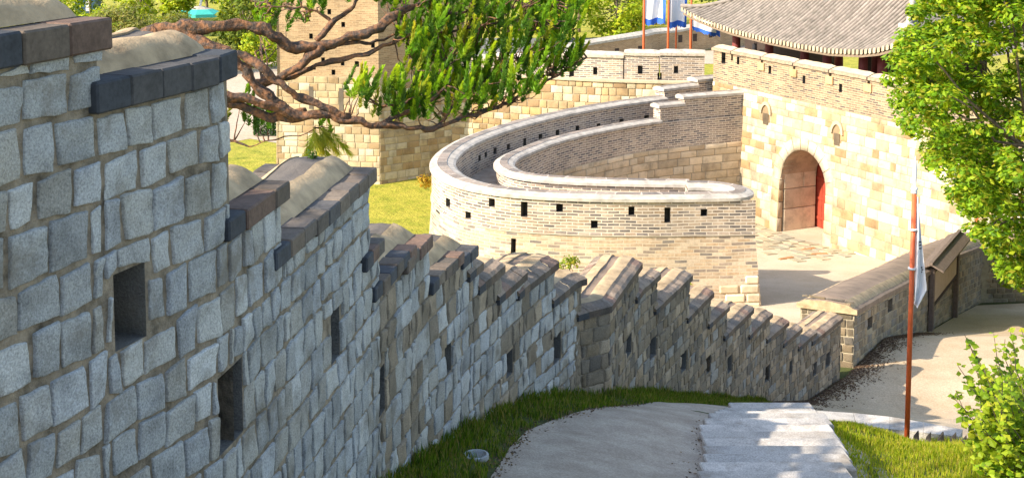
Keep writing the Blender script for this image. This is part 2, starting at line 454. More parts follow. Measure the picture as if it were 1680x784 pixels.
# caps of the stepped parapet: pixel of start and end of the front top edge
CAPS = [(-900, 120, -420, 70), (-420, 118, -60, 60), (-60, 72, 165, 27), (145, 132, 375, 86), (365, 352, 462, 303), (445, 432, 608, 259), (592, 418, 622, 391), (609, 482, 674, 392),
        (660, 434, 700, 379), (702, 468, 754, 408), (754, 424, 776, 401), (764, 452, 786, 428), (780, 474, 822, 432), (813, 484, 859, 450),
        (846, 472, 911, 438), (903, 491, 957, 459), (944, 479, 1049, 438), (1041, 481, 1079, 456), (1072, 499, 1132, 459), (1125, 514, 1167, 487),
        (1160, 527, 1193, 506), (1186, 546, 1233, 511), (1227, 544, 1264, 519), (1256, 552, 1291, 531), (1283, 563, 1313, 538), (1308, 568, 1337, 545), (1330, 560, 1380, 521)]
CZ = []
for i, (x0, y0, x1, y1) in enumerate(CAPS):
    t0, p0 = W.hit(x0, y0); t1, p1 = W.hit(x1, y1)
    if i < 2: z = -.62 + (1 - i) * .35
    elif i == 2: z = at(165, 27, W.hit(165, 27)[1].y).z
    else: z = (p0.z + p1.z) / 2
    if i == 16: z -= .12
    CZ.append([t0, t1, z])
if __name__ == '__main__' and DEBUG:
    for c in CZ: print('cap s %.2f-%.2f z %.2f  Y %.1f base %.2f h %.2f' % (c[0], c[1], c[2], W.at(c[0]).y, T(wx(W.at(c[0]).y), W.at(c[0]).y), c[2] - T(wx(W.at(c[0]).y), W.at(c[0]).y)))
# each merlon's wall runs from its own start to the next one's start
SEG = []
for i, (a, b, z) in enumerate(CZ):
    e = CZ[i + 1][0] + .02 if i + 1 < len(CZ) else b
    if i + 1 < len(CZ): e = min(max(b - .04, a + .15), CZ[i + 1][0] + .25) if b > CZ[i + 1][0] else b
    SEG.append([a + .03, e, z])
for i in range(len(SEG) - 1): SEG[i + 1][0] = SEG[i][1]
CAPH = .15
def CH(i): return .15 if i < 4 else .12 if i < 11 else .085
TH = .82
def topz(s):
    for a, b, z in SEG:
        if s < b: return z
    return SEG[-1][2]
def SW(s, z, o=0): return W.at(s, o, z)
# slits (pixel centre, width px, height px, centre y)
SL = [(213, 502, 52, 128), (378, 665, 40, 130), (550, 548, 14, 88), (626, 640, 10, 80), (735, 588, 10, 50), (836, 596, 10, 42), (914, 571, 12, 46), (1031, 568, 9, 34), (1071, 570, 10, 34),
      (1121, 594, 9, 32), (1162, 598, 8, 28), (1197, 597, 7, 28), (1259, 612, 8, 26), (1297, 603, 6, 24), (1337, 605, 6, 22), (1358, 590, 7, 24)]
HOLES = []
for px, py, w, h in SL:
    t0, p0 = W.hit(px - w / 2, py); t1, p1 = W.hit(px + w / 2, py); pc = at(px, py, (p0.y + p1.y) / 2)
    hh = h / F * pc.y * 1.02
    HOLES.append((min(t0, t1), max(t0, t1), pc.z - hh / 2, pc.z + hh / 2))
    if DEBUG: print('slit', px, round(t1 - t0, 2), round(hh, 2))

base = W.at(W.L * .5, 0, T(*W.at(W.L * .5).xy))
wall = thing('fortress_wall', (base.x, base.y, base.z), 'grey granite parapet wall with stepped brick coping descending beside the path', 'stone wall')
fb = MB(); bk = MB(); rg = random.Random(5)
gran = [(.38, .39, .39), (.35, .36, .36), (.43, .435, .43), (.36, .36, .345), (.32, .33, .335), (.41, .41, .395), (.37, .385, .40), (.33, .32, .295)]
granfar = [(.28, .225, .165), (.20, .165, .125), (.35, .28, .205), (.24, .20, .155), (.15, .13, .11), (.31, .235, .16), (.27, .26, .24), (.22, .17, .115)]
s12c = CZ[11][0]
def CH2(a): return .145 if a < CZ[4][0] - .1 else .115 if a < s12c - .1 else .08
def clipslit(a, b, c, d):
    out = [(a, b, c, d)]
    for h in HOLES:
        nxt = []
        for (a1, b1, c1, d1) in out:
            if b1 <= h[0] or a1 >= h[1] or d1 <= h[2] + .015 or c1 >= h[3] - .015: nxt.append((a1, b1, c1, d1)); continue
            if c1 < h[2] - .03 and h[2] - c1 > .5 * (d1 - c1): nxt.append((a1, b1, c1, h[2])); continue
            if d1 > h[3] + .03 and d1 - h[3] > .5 * (d1 - c1): nxt.append((a1, b1, h[3], d1)); continue
            if h[0] - a1 > .05: nxt.append((a1, h[0], c1, d1))
            if b1 - h[1] > .05: nxt.append((h[1], b1, c1, d1))
        out = nxt
    return out
ZLOW = -13.2
for a, b, z in SEG:
    Ya = W.at(a).y; Yb = W.at(b).y
    zb = min(T(wx(Ya), Ya), T(wx(Yb), Yb)) - .5
    holed(bk, SW, a, b, zb, z - CH2(a) + .01, HOLES, .25, None, .45, 0, 1, (1, 1, 1), (.17, .165, .155))  # slit recess colour darkened to stand for the shade inside
# courses: three runs with constant course lines, clipped to the steps and the ground
def clipwall(a, b, c, d):
    out = []
    # split at step boundaries
    cuts = [a] + [q[1] for q in SEG if a + .05 < q[1] < b - .05] + [b]
    for a1, b1 in zip(cuts, cuts[1:]):
        tz = topz((a1 + b1) / 2) - (CH2((a1 + b1) / 2) + .006)
        if c > tz - .07: continue
        d1 = min(d, tz)
        p = W.at((a1 + b1) / 2); gz = T(wx(p.y), p.y)
        if d1 < gz - .15: continue
        out += clipslit(a1, b1, c, d1)
    return out
s12 = W.hit(620, 420)[0]; s20 = W.hit(945, 475)[0]
blocks(fb, SW, 0.3, s12, -7.0, 1.0, .235, (.165, .30), .028, .016, 6, gran, rg, clipwall, .65, .36, 0, .14, 11, .05)
blocks(fb, SW, s12, s20, -8.5, -2.0, .225, (.17, .36), .024, .020, 3, gran + granfar[:4], rg, clipwall, .75, .45, 0, .16, 9, .06)
blocks(fb, SW, s20, W.L, -13.0, -4.5, .185, (.15, .34), .024, .018, 2, granfar, rg, clipwall, .6, .4, 0, .14, 8, .07)
# rear (outer) face and end of the wall, plain masonry behind the courses
for a, b, z in SEG:
    tk = .66 if a > s12c - .1 else TH
    n = max(1, int((b - a) / .4))
    for i in range(n):
        u, v = a + (b - a) * i / n, a + (b - a) * (i + 1) / n
        zb = min(T(*W.at(u).xy), O(*W.at(u).xy)) - .6
        bk.quad(SW(v, zb, -tk), SW(u, zb, -tk), SW(u, z - CAPH, -tk), SW(v, z - CAPH, -tk), (1, 1, 1), 0)
        bk.quad(SW(u, z - CAPH, 0), SW(v, z - CAPH, 0), SW(v, z - CAPH, -tk), SW(u, z - CAPH, -tk), (1, 1, 1), 0)
    p = W.at(b); zb = T(p.x, p.y) - .6
    bk.quad(SW(b, zb, 0), SW(b, zb, -tk), SW(b, z - CAPH, -tk), SW(b, z - CAPH, 0), (1, 1, 1), 0)
    bk.quad(SW(a, zb - 0, 0), SW(a, zb, -tk), SW(a, z - CAPH, -tk), SW(a, z - CAPH, 0), (1, 1, 1), 0)
fb.build('stone_facing', 'granite', wall, True)
bk.build('mortar_core', ['mortar', 'granite'], wall)

def cap(Cv, a, b, z, parent, far, seedv):
    """one coping: rows of eave bricks front and back, rounded lime rolls and a brown slab on the crown"""
    rg = random.Random(int(seedv * 97 + a * 13)); S = lambda s, o, zz: Cv.at(s, o, zz); th = TH
    L = b - a; over = .05; th = .66 if far else TH; m = MB(); N = 30 if not far else max(8, int(L / .1)); ch = CH(seedv)
    K = 20; bw = .21
    if far: lo, hi = over, -th - over
    else: lo, hi = over - bw + .04, -th - over + bw - .04
    rows = []
    for i in range(N + 1):
        t = i / N; s = a + .01 + (L - .03) * t; row = []
        d = min(1, min(t * L + .06, (1 - t) * L + (.03 if far else .0)) / (.10 if far else .15)); e = math.sqrt(max(0, 1 - (1 - d) ** 2))
        for k in range(K + 1):
            u = k / K; o = lo + (hi - lo) * u
            if far:
                h = .09 * (math.sin(PI * u) ** .62); roll = .018 if (.2 <= u <= .42 or .58 <= u <= .8) else 0
                h = (h + roll) * (.55 + .45 * e) if u not in (0, 1) else 0
            else:
                h = .12 * (math.sin(PI * u) ** .7) if seedv < 4 else .135 * math.sin(PI * u); v = abs(u - .5) * 2; roll = (.035 if seedv < 4 else .022) * math.sin(PI * min(1, max(0, (v - .25) / .75))) ** .6 if v > .25 else 0
                h = (h + roll) * (.08 + .92 * e)
            nz = noise.noise(Vector((s * 2.6 + seedv * 7, o * 2.5, seedv))) * .022 + noise.noise(Vector((s * 8, o * 8, seedv + 3))) * .010
            row.append(S(s, o, z - .004 + h + nz * (1 if 0 < k < K else 0)))
        rows.append(row)
    if far: b0, b1, b2, b3 = 4, 9, 12, 16
    elif seedv < 4: b0, b1, b2, b3 = 0, 8, 13, K
    else: b0, b1, b2, b3 = 0, 6, 15, K
    m.grid([r_[b0:b1 + 1] for r_ in rows], (1, 1, 1), 0); m.grid([r_[b2:b3 + 1] for r_ in rows], (1, 1, 1), 0)
    lowr = lambda r_: [p + Vector((0, 0, -.012)) for p in r_]
    m.grid([lowr(r_[b1:b2 + 1]) for r_ in rows], (1, 1, 1), 1)
    for kk in (b1, b2): m.grid([[r_[kk] + Vector((0, 0, -.014)) for r_ in rows], [r_[kk] for r_ in rows]], (1, 1, 1), 0)
    for r_ in (rows[0], rows[-1]):
        m.grid([[Vector((p.x, p.y, z - .03)) for p in r_], r_], (1, 1, 1), 0)
    mo = m.build('merlon_cap', ['lime', 'slab' if far else 'darkslab'], parent, True)
    pal = [(.085, .072, .062), (.07, .068, .07), (.115, .09, .072), (.14, .09, .07), (.10, .085, .075), (.045, .05, .06), (.15, .12, .095)]
    palf = [(.27, .20, .15), (.22, .17, .135), (.31, .235, .18), (.26, .165, .125), (.19, .155, .13)]
    nb = max(1, round(L / (.27 if seedv < 6 else .24)))
    for side in (0, 1):
        eb = MB()
        if far:
            ks = (0, 4) if not side else (16, 20); ed = 0 if not side else 20
            for i in range(nb):
                r0, r1 = int(N * i / nb), int(N * (i + 1) / nb); c = rg.choice(palf); zz = rg.uniform(-.004, .006)
                if r1 <= r0: continue
                blk = [[p + Vector((0, 0, zz + .004)) for p in r_[ks[0]:ks[1] + 1]] for r_ in rows[r0:r1 + 1]]
                eb.grid(blk, c); sk = [r_[0 if not side else -1] for r_ in blk]
                o_in = lambda q, si: S(a + L * q / N, (over - .02) if not side else (-th - over + .02), 0)
                lo_ = [Vector((p.x, p.y, z - ch)) for p in sk]; dk = tuple(x * .45 for x in c)  # brick fronts and undersides take a darkened colour that stands in for shade
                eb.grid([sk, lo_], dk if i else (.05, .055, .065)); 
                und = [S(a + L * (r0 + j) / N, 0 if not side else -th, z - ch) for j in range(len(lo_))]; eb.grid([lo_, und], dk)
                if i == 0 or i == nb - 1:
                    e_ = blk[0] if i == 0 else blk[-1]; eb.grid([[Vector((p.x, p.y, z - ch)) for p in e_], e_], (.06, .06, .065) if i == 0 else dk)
        else:
            for i in range(nb):
                u, v = a + L * i / nb + .003, a + L * (i + 1) / nb - .003
                o0 = (over if not side else -th - over) + rg.uniform(-.008, .008); o1 = o0 - (bw if not side else -bw)
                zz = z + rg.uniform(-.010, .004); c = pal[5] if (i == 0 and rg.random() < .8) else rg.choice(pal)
                if seedv > 4: c = tuple(q * 1.3 for q in c)
                q0 = S(u, o0, zz - ch); qx = S(v, o0, zz - ch) - q0; qy = S(u, o1, zz - ch) - q0
                eb.box(q0, qx, qy, (0, 0, ch), c, 0, .010)
        eb.build('eave_brick_row', 'eave', mo, False)
    return mo
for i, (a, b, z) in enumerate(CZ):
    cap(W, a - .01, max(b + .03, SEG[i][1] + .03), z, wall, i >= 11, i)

# ---------------------------------------------------------------- inner ground sheets
Yk = [-6 + .5 * i for i in range(int(56 / .5) + 1)]
def innersheet():
    rows = []
    for Y in Yk:
        x0 = (wx(Y) if Y < 31.6 else fx(Y)) - .35; row = []
        for j in range(60):
            t = j / 59; X = x0 + 45 * t ** 1.8
            row.append((X, Y, T(X, Y)))
        rows.append(row)
    m = MB(); m.grid(rows); return m.build('hillside_ground', 'soilgrass', None, True, 'structure')
innersheet()
# outer ground
def outersheet():
    m = MB(); rows = []
    ys = [-20, -10, 0, 4, 8, 12, 16, 20, 25, 30, 36, 42, 48, 55, 60, 66, 73, 79, 92, 120, 160, 220, 300, 400, 600, 900]
    for Y in ys: rows.append([(X, Y, O(X, Y)) for X in (-500, -200, -80, -40, -20, -10, -4, 0, 4, 10, 20, 40, 80, 200, 500)])
    m.grid(rows); return m.build('lawn', 'lawn', None, False, 'structure')
outersheet()
# ============================================================ far parapet beyond the end of the stepped wall
fpz = []
for px, py in ((1384, 508), (1402, 507), (1450, 480), (1500, 455), (1560, 421), (1610, 402)):
    t, p = FPt.hit(px, py); fpz.append((t, p.z))
fpz += [(FPt.L, fpz[-1][1] - .3)]
def FS(s, z, o=0):                       # z given relative to the cap line
    return FPt.at(s, o, z + interp(s, fpz))
fp = thing('rampart_parapet', tuple(FPt.at(3, -.4, T(*FPt.at(3).xy))), 'brown stone parapet with long curved coping running from stepped wall towards gatehouse', 'parapet wall')
fh = []
for px, py, w, h in ((1427, 532, 8, 20), (1460, 503, 8, 22), (1500, 478, 10, 20), (1545, 470, 8, 18)):
    a, p0 = FPt.hit(px - w / 2, py); b, p1 = FPt.hit(px + w / 2, py); zz = at(px, py, p0.y).z - interp(a, fpz); hh = h / F * p0.y
    fh.append((a, b, zz - hh / 2, zz + hh / 2))
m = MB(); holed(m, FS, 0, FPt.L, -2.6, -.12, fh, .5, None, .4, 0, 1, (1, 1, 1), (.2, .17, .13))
n = 30
for i in range(n):
    a, b = FPt.L * i / n, FPt.L * (i + 1) / n
    m.quad(FS(b, -6, -1.3), FS(a, -6, -1.3), FS(a, -.12, -1.3), FS(b, -.12, -1.3)); m.quad(FS(a, -.12, 0), FS(b, -.12, 0), FS(b, -.12, -1.3), FS(a, -.12, -1.3))
m.quad(FS(0, -4, 0), FS(0, -4, -1.3), FS(0, -.12, -1.3), FS(0, -.12, 0))
m.build('mortar_core', ['joint', 'granite'], fp)
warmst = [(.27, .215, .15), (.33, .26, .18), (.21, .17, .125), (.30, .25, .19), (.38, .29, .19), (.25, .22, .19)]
m = MB()
def clipf(a, b, c, d):
    for h in fh:
        if b > h[0] and a < h[1] and d > h[2] + .04 and c < h[3] - .04:
            o = []
            if h[0] - a > .08: o.append((a, h[0], c, d))
            if b - h[1] > .08: o.append((h[1], b, c, d))
            return o
    return [(a, b, c, d)]
blocks(m, FS, 0, FPt.L, -2.4, -.12, .20, (.25, .6), .025, .02, 1, warmst, random.Random(3), clipf, .5, .3, 0, .12, 6)
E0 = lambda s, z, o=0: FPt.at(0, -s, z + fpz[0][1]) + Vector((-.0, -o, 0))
blocks(m, E0, 0.0, 1.28, -2.4, -.12, .20, (.25, .5), .025, .02, 1, [tuple(q * .5 for q in c_) for c_ in warmst], random.Random(4), None, .5, .3, 0, .12, 6)  # end stones' palette darkened in place of shade on this face
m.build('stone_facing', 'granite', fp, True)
# long rounded coping that follows the top line
def longcap(S, L, z0, th, over, mound, parent, N, mats, seed, nb=.5):
    K = 14; rows = []
    for i in range(N + 1):
        s = -over + (L + over) * i / N; e = min(1, (i / N * L + .05) / .5); row = []
        for k in range(K + 1):
            t = k / K; o = over + (-th - 2 * over) * t
            h = mound * (math.sin(PI * min(1, max(0, (t - .06) / .88))) ** .6 if .06 < t < .94 else 0) * (.15 + .85 * math.sqrt(max(0, 1 - (1 - e) ** 2)))
            h += (.035 * abs(math.sin(s * 5.3)) + .02 * noise.noise(Vector((s * 5, o * 5, seed)))) * (1 if .12 < t < .28 or .74 < t < .9 else .25) 
            row.append(S(s, z0 + h, o))
        rows.append(row)
    mm = MB(); mm.grid([r_[:2] for r_ in rows], (1, 1, 1), 1); mm.grid([r_[1:4] for r_ in rows], (1, 1, 1), 0); mm.grid([r_[3:12] for r_ in rows], (1, 1, 1), 1); mm.grid([r_[11:] for r_ in rows], (1, 1, 1), 0)
    b = [Vector((p.x, p.y, rows[0][0].z - .12)) for p in rows[0]]; mm.grid([b, rows[0]], (1, 1, 1), 0)
    for kk in (0, -1):
        mm.grid([[r_[kk] + Vector((0, 0, -.12)) for r_ in rows], [r_[kk] for r_ in rows]], (1, 1, 1), 1, None, kk == 0)
    mm.grid([[r_[0] + Vector((0, 0, -.12)) for r_ in rows], [r_[-1] + Vector((0, 0, -.12)) for r_ in rows]], (1, 1, 1), 1)
    return mm.build('coping', mats, parent, True)
longcap(FS, FPt.L, -.02, 1.3, .08, .24, fp, 110, ['lime', 'slab'], 2)

# ============================================================ barbican
ZR = -12.5
OUT = [(1240, 323), (1150, 325), (1000, 326), (860, 321), (780, 311), (733, 297), (711, 281), (706, 268), (720, 248), (760, 225), (850, 196), (960, 173), (1080, 157)]
po = [onz(a, b, ZR) for a, b in OUT]
po = [(p.x, p.y) for p in po][::-1]                         # from the gate round the far side, left, front, to the open end
dirg = Vector((.4415, -.897)); nG = Vector((-.897, -.4415))  # gate wall: travel towards camera, outward normal
gA = at(1320, 380, 73.0)                                    # foot of the arch
GP = Vector((gA.x, gA.y))
def gxy(t): return GP + dirg * t
gl = gxy(-8.6)
po = [(gl.x + .3, gl.y + 1.8)] + po
BO = Curve(po, 2)                                           # right-hand normal?  travel gate->left->front->end : outside is on the right? check sign below
c_in = Vector((5, 67)); tp = BO.at(BO.L * .5, 1) - BO.at(BO.L * .5); sgn = 1 if (tp.xy).dot(BO.at(BO.L * .5).xy - c_in) > 0 else -1
def BS(s, z, o=0):
    k = max(0, (-14.0 - z)) * .08; p = BO.at(s, sgn * (o + k), z); e = ss((s - (BO.L - 2.2)) / 2.2); return p + Vector((k * e, 0, 0))
IN = [(7.9, 59.7), (4, 60.0), (1.6, 60.5), (0, 61.4), (-.75, 63.2), (-.7, 65.0), (0, 66.9), (1.9, 70.6), (5.2, 74.3), (7.7, 76.4)]
gi = gxy(-6.2)
pi_ = [(gi.x + .35, gi.y + .3)] + IN[::-1]
BI = Curve(pi_, 2)                                          # walkway side of the inner parapet
tp = BI.at(BI.L * .5, 1) - BI.at(BI.L * .5); sgi = 1 if (tp.xy).dot(BI.at(BI.L * .5).xy - c_in) > 0 else -1
def IS(s, z, o=0): return BI.at(s, sgi * o, z)
ZI, ZWK, ZST = -13.2, -14.05, -14.75
bb = thing('barbican', (2.5, 63, -17.6), 'curved brick barbican wall with white plastered coping in front of the gate', 'barbican')
# holes seen on the outside
bh = []
for px, py, w, h in ((719, 342, 6, 10), (735, 331, 7, 15), (768, 352, 9, 12), (807, 332, 10, 14), (860, 343, 11, 26), (918, 341, 11, 14), (975, 368, 11, 13), (1036, 346, 10, 15), (1095, 353, 10, 26), (1155, 349, 11, 12), (843, 405, 8, 30), (1003, 500, 8, 20)):
    q = [BO.hit(px - w / 2, py, True), BO.hit(px + w / 2, py, True)]
    a, b = sorted((q[0][0], q[1][0])); zz = q[0][1].z; hh = h / F * q[0][1].y
    bh.append((a, b, zz - hh / 2, zz + hh / 2))
m = MB()
ZB0 = -19.6
holed(m, BS, 0, BO.L, -13.98, ZR - .12, bh, .35, None, .5, 0, 1); holed(m, BS, 0, BO.L, ZB0, -13.98, bh, .35, 1.6, .5, 2, 1)
# end face of the open end
endo = lambda s, z, o=0: None
pE = BO.at(BO.L); pI = BI.at(BI.L)
def ES(s, z, o=0):                                          # end face from outer corner to inner corner
    a = BS(BO.L, z); b = IS(BI.L, z, -.6); d = (b - a); L = d.xy.length; q = a + d * (s / 3.4)
    return Vector((q.x + .6 * math.sin(PI * s / 3.4) + .05 * o, q.y, z))
holed(m, ES, 0, 3.4, ZB0, ZWK, [], .3, 2.0)
# a brick ledge round the foot of the parapet
n = int(BO.L / .35)
for i in range(n):
    a, b = BO.L * i / n, BO.L * (i + 1) / n
    for z0, z1 in ((-14.02, -13.94),):
        m.quad(BS(a, z0, .05), BS(b, z0, .05), BS(b, z1, .05), BS(a, z1, .05), (1, 1, 1), 0, [(a, z0), (b, z0), (b, z1), (a, z1)])
        m.quad(BS(a, z1, .05), BS(b, z1, .05), BS(b, z1, -.02), BS(a, z1, -.02), (1, 1, 1), 0, [(a, z0), (b, z0), (b, z1), (a, z1)])
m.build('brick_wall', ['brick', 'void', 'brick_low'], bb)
# inner side of the outer parapet
ih = []
for px, py, w, h in ((757, 262, 4, 10), (768, 256, 4, 9), (784, 250, 5, 10), (807, 243, 5, 10), (835, 238, 5, 20), (862, 225, 6, 8), (891, 219, 6, 10), (925, 213, 6, 12), (961, 209, 6, 12), (1000, 201, 7, 12), (1042, 194, 8, 10)):
    a, p0 = BO.hit(px - w / 2, py); b, p1 = BO.hit(px + w / 2, py); a, b = sorted((a, b)); zz = at(px, py, p0.y - .6).z; hh = h / F * p0.y
    ih.append((a, b, zz - hh / 2, zz + hh / 2))
m = MB()
PS = lambda s, z, o=0: BO.at(s, sgn * (-.95 - o), z)
holed(m, PS, 0, BO.L, ZWK - .2, ZR - .1, ih, .35, None, .35, 0, 1)
# inner parapet: walkway side, court side brick down to the stone
holed(m, IS, 0, BI.L, ZWK - .2, ZI - .1, [], .35)
CS = lambda s, z, o=0: BI.at(s, sgi * (-.74 + o * -1) , z)
holed(m, CS, 0, BI.L, ZST, ZI - .1, [], .35)
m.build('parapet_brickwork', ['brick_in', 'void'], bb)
m = MB(); holed(m, CS, 0, BI.L, -19.6, ZST, [], .5, None)
m.build('court_core', ['joint'], bb)
m = MB(); cst = [(.54, .43, .30), (.60, .48, .34), (.48, .38, .26), (.64, .53, .39), (.52, .40, .27)]
CS2 = lambda s, z, o=0: BI.at(s, sgi * (-.74 - o), z)
blocks(m, CS2, 0, BI.L, -19.4, ZST, .42, (.5, 1.5), .03, .04, 1, cst, random.Random(8), None, .25, .2, 0, .15, 3, .06)
m.build('court_ashlar', 'ashlar', bb, True)
# walkway floor
m = MB(); n = 60; rows = []
for i in range(n + 1):
    a = PS(BO.L * i / n, ZWK); b = IS(BI.L * i / n, ZWK); rows.append([a, b])
m.grid(rows); m.build('walkway_floor', 'asphalt' if False else 'path', bb)
# copings: white plaster edges with a course of grey bricks between
def wcoping(S, L0, L1, z, o0, o1, parent, N, lip=.12):
    mm = MB(); K = [o0, o0 - .02 * (1 if o0 > o1 else -1)] ; d = o1 - o0
    prof = [(0, -lip), (0, 0), (.10, .05), (.27, .09), (.29, .115), (.66, .125), (.68, .10), (.9, .05), (1, 0), (1, -lip)]
    rows = []; uv = []
    for i in range(N + 1):
        s = L0 + (L1 - L0) * i / N; rows.append([S(s, z + h + (.012 * noise.noise(Vector((s * 2, t * 3, z))) if 0 < t < 1 else 0), o0 + d * t) for t, h in prof]); uv.append([(s, t * .8) for t, h in prof])
    sub = lambda a, b, mt: mm.grid([r_[a:b] for r_ in rows], (1, 1, 1), mt, [r_[a:b] for r_ in uv])
    sub(0, 5, 0); sub(4, 6, 1); sub(5, 10, 0)
    for r_ in (rows[0], rows[-1]): mm.add(r_, [tuple(range(10))], (1, 1, 1), 0)
    mm.grid([[r_[0] for r_ in rows], [r_[-1] for r_ in rows]], (1, 1, 1), 0)
    return mm.build('coping', ['white', 'copbrick'], parent, False)
M['copbrick'] = brick_mat('coping_brick', .9, 1.2, .03, [(.21, .175, .155), (.26, .215, .19), (.17, .15, .14), (.30, .25, .215)], (.45, .40, .35), .01)
sA = BO.hit(1076, 158)[0]; 
# outer coping goes round the open end and hooks back
hk = [tuple(BS(s, 0, -.48).xy) for s in [sA + (BO.L - .8 - sA) * i / 140 for i in range(141)]]
e = hk[-1]; hk += [(e[0] + .28, e[1] + .22), (e[0] + .38, e[1] + .7), (e[0] + .22, e[1] + 1.25), (e[0] - .25, e[1] + 1.7), (e[0] - .9, e[1] + 1.9), (e[0] - 1.6, e[1] + 1.9)]
HK = Curve(hk[:-8:3] + hk[-7:], 2)
wcoping(lambda s, z, o=0: HK.at(s, sgn * o, z), 0, HK.L, ZR - .02, .58, -.58, bb, 260)
# parapet wall under the hook
m = MB()
sE = HK.hit(1240, 322, True)[0] - .3
for o_ in (.46, -.46):
    holed(m, lambda s, z, o=0: HK.at(s, sgn * o_, z), sE, HK.L, -18.9 if o_ > 0 else ZWK - .3, ZR - .1, [], .25)
q = [HK.at(HK.L, .46, ZWK - .3), HK.at(HK.L, -.46, ZWK - .3), HK.at(HK.L, -.46, ZR - .1), HK.at(HK.L, .46, ZR - .1)]; m.quad(*q, (1, 1, 1), 0, [(0, 0), (.8, 0), (.8, 1.5), (0, 1.5)])
m.build('end_parapet', ['brick'], bb)
sI = BI.hit(1072, 197)[0]
wcoping(lambda s, z, o=0: BI.at(s, sgi * o, z), sI, BI.L - .2, ZI, .14, -.86, bb, 150)
# raised steps of both parapets beside the gate
def raised(S, a, b, z0, z1, o0, o1, parent):
    mm = MB()
    for f in (lambda s, z, o=0: S(s, z, o0), lambda s, z, o=0: S(s, z, o1)): holed(mm, f, a, b, z0, z1, [], .4)
    mm.quad(S(b, z0, o0), S(b, z0, o1), S(b, z1, o1), S(b, z1, o0), (1, 1, 1), 0, [(0, z0), (.7, z0), (.7, z1), (0, z1)])
    mm.build('raised_parapet', ['brick_in'], parent)
    wcoping(S, a, b + .15, z1 + .08, o0 + .1, o1 - .1, parent, 12, .14)
so_ = lambda s, z, o=0: BO.at(s, sgn * o, z); si_ = lambda s, z, o=0: BI.at(s, sgi * o, z)
s2 = BO.hit(1132, 150)[0]; raised(so_, s2, sA, ZR - .6, ZR + .42, .02, -.74, bb); raised(so_, 0, s2, ZR - .6, ZR + .75, .02, -.74, bb)
s3 = BI.hit(1113, 170)[0]; raised(si_, s3, sI, ZI - .6, -12.45, 0, -.62, bb); raised(si_, 0, s3, ZI - .6, -12.08, 0, -.62, bb)
# big corner stones at the foot of the open end
m = MB(); rg = random.Random(21)
for k in range(4):
    z = -17.05 + k * .36
    for j in range(2 - (k > 2)):
        s = BO.L - .75 * (j + 1) + .2 * (k % 2); a = BS(s, z, .03); b = BS(min(BO.L - .0, s + .72), z, .03)
        m.box(a - (b - a) * .0 + Vector((0, .39, 0)), (b - a) * .97, Vector((0, -.40, 0)), Vector((0, 0, .34)), rg.choice(cst + [(.6, .5, .36)]), 0, .06)
m.build('corner_stones', 'ashlar', bb)

# ============================================================ gatehouse
gh = thing('gatehouse', (GP.x, GP.y, -18.4), 'pale ashlar gatehouse with arched gateway and grey tiled pavilion roof', 'gatehouse')
ZG = -19.15
def zpx(px, py, t_off=0):
    r = rayd(px, py); k = r.x / r.y; P = GP + nG * t_off   # gate line (optionally offset) and z
    # solve (P + d t).x = k (P + d t).y
    t = (k * P.y - P.x) / (dirg.x - k * dirg.y); Y = P.y + dirg.y * t
    return t, Y * r.z / r.y
zbk = zpx(1300, 163)[1]; ztp = zpx(1300, 103)[1]
if DEBUG: print('gate brick z', zbk, 'top', ztp, zpx(1165, 128), zpx(1450, 201), 'left', zpx(1170, 200)[0])
GL0, GL1 = zpx(1169, 200)[0], 24.0
def GS(t, z, o=0):
    b = max(0, (zbk - z)) * .045 + o; p = gxy(t) + nG * b; return Vector((p.x, p.y, z))
AW, AH = 1.95, 4.85                                       # half width, height of the opening
def archz(x):                                             # top of the opening above ground at |x| from centre
    x = abs(x)
    if x >= AW: return 0
    return AH - AW * 1.02 + 1.02 * math.sqrt(max(0, AW * AW - x * x))
m = MB()
def wallwitharch(m):
    holed(m, GS, GL0, -AW, ZG - .6, zbk, [], .8); holed(m, GS, AW, GL1, ZG - .6, zbk, [], .8)
    n = 24
    for i in range(n):
        a, b = -AW + 2 * AW * i / n, -AW + 2 * AW * (i + 1) / n
        m.quad(GS(a, ZG + archz(a * .9999)), GS(b, ZG + archz(b * .9999)), GS(b, zbk), GS(a, zbk))
wallwitharch(m)
# top platform, rear and side
bk_ = lambda t, z, d: Vector((*(gxy(t) - nG * d), z))
m.quad(bk_(GL0, zbk, 0), bk_(GL1, zbk, 0), bk_(GL1, zbk, 9), bk_(GL0, zbk, 9)); m.quad(bk_(GL0, ZG - .6, 0), bk_(GL0, zbk, 0), bk_(GL0, zbk, 9), bk_(GL0, ZG - .6, 9))
m.quad(bk_(GL0, ZG - .6, 9), bk_(GL0, zbk, 9), bk_(-2.2, zbk, 9), bk_(-2.2, ZG - .6, 9)); m.quad(bk_(2.2, ZG - .6, 9), bk_(2.2, zbk, 9), bk_(GL1, zbk, 9), bk_(GL1, ZG - .6, 9))
m.build('wall_core', ['joint'], gh)
gst = [(.39, .315, .21), (.43, .37, .27), (.36, .27, .16), (.33, .22, .115), (.41, .34, .235), (.52, .475, .39), (.38, .29, .18), (.42, .30, .17), (.46, .40, .30), (.52, .47, .38), (.43, .36, .25), (.50, .44, .34)]
def clipa(a, b, c, d):
    lo = ZG
    if b < -AW - .6 or a > AW + .6 or c > ZG + AH + .6: return [(a, b, c, d)]
    # keep out of the voussoir ring
    zc = c - lo; RR = AW + .45; cz = AH - AW
    if zc < cz: hw = RR
    else:
        k = zc - cz; hw = math.sqrt(max(0, (RR) ** 2 - k * k))
    if hw <= 0: return [(a, b, c, d)]
    hw -= .12; o = []
    if -hw - a > .1: o.append((a, min(b, -hw), c, d))
    if b - hw > .1: o.append((max(a, hw), b, c, d))
    if a < -hw and b > hw: pass
    return o
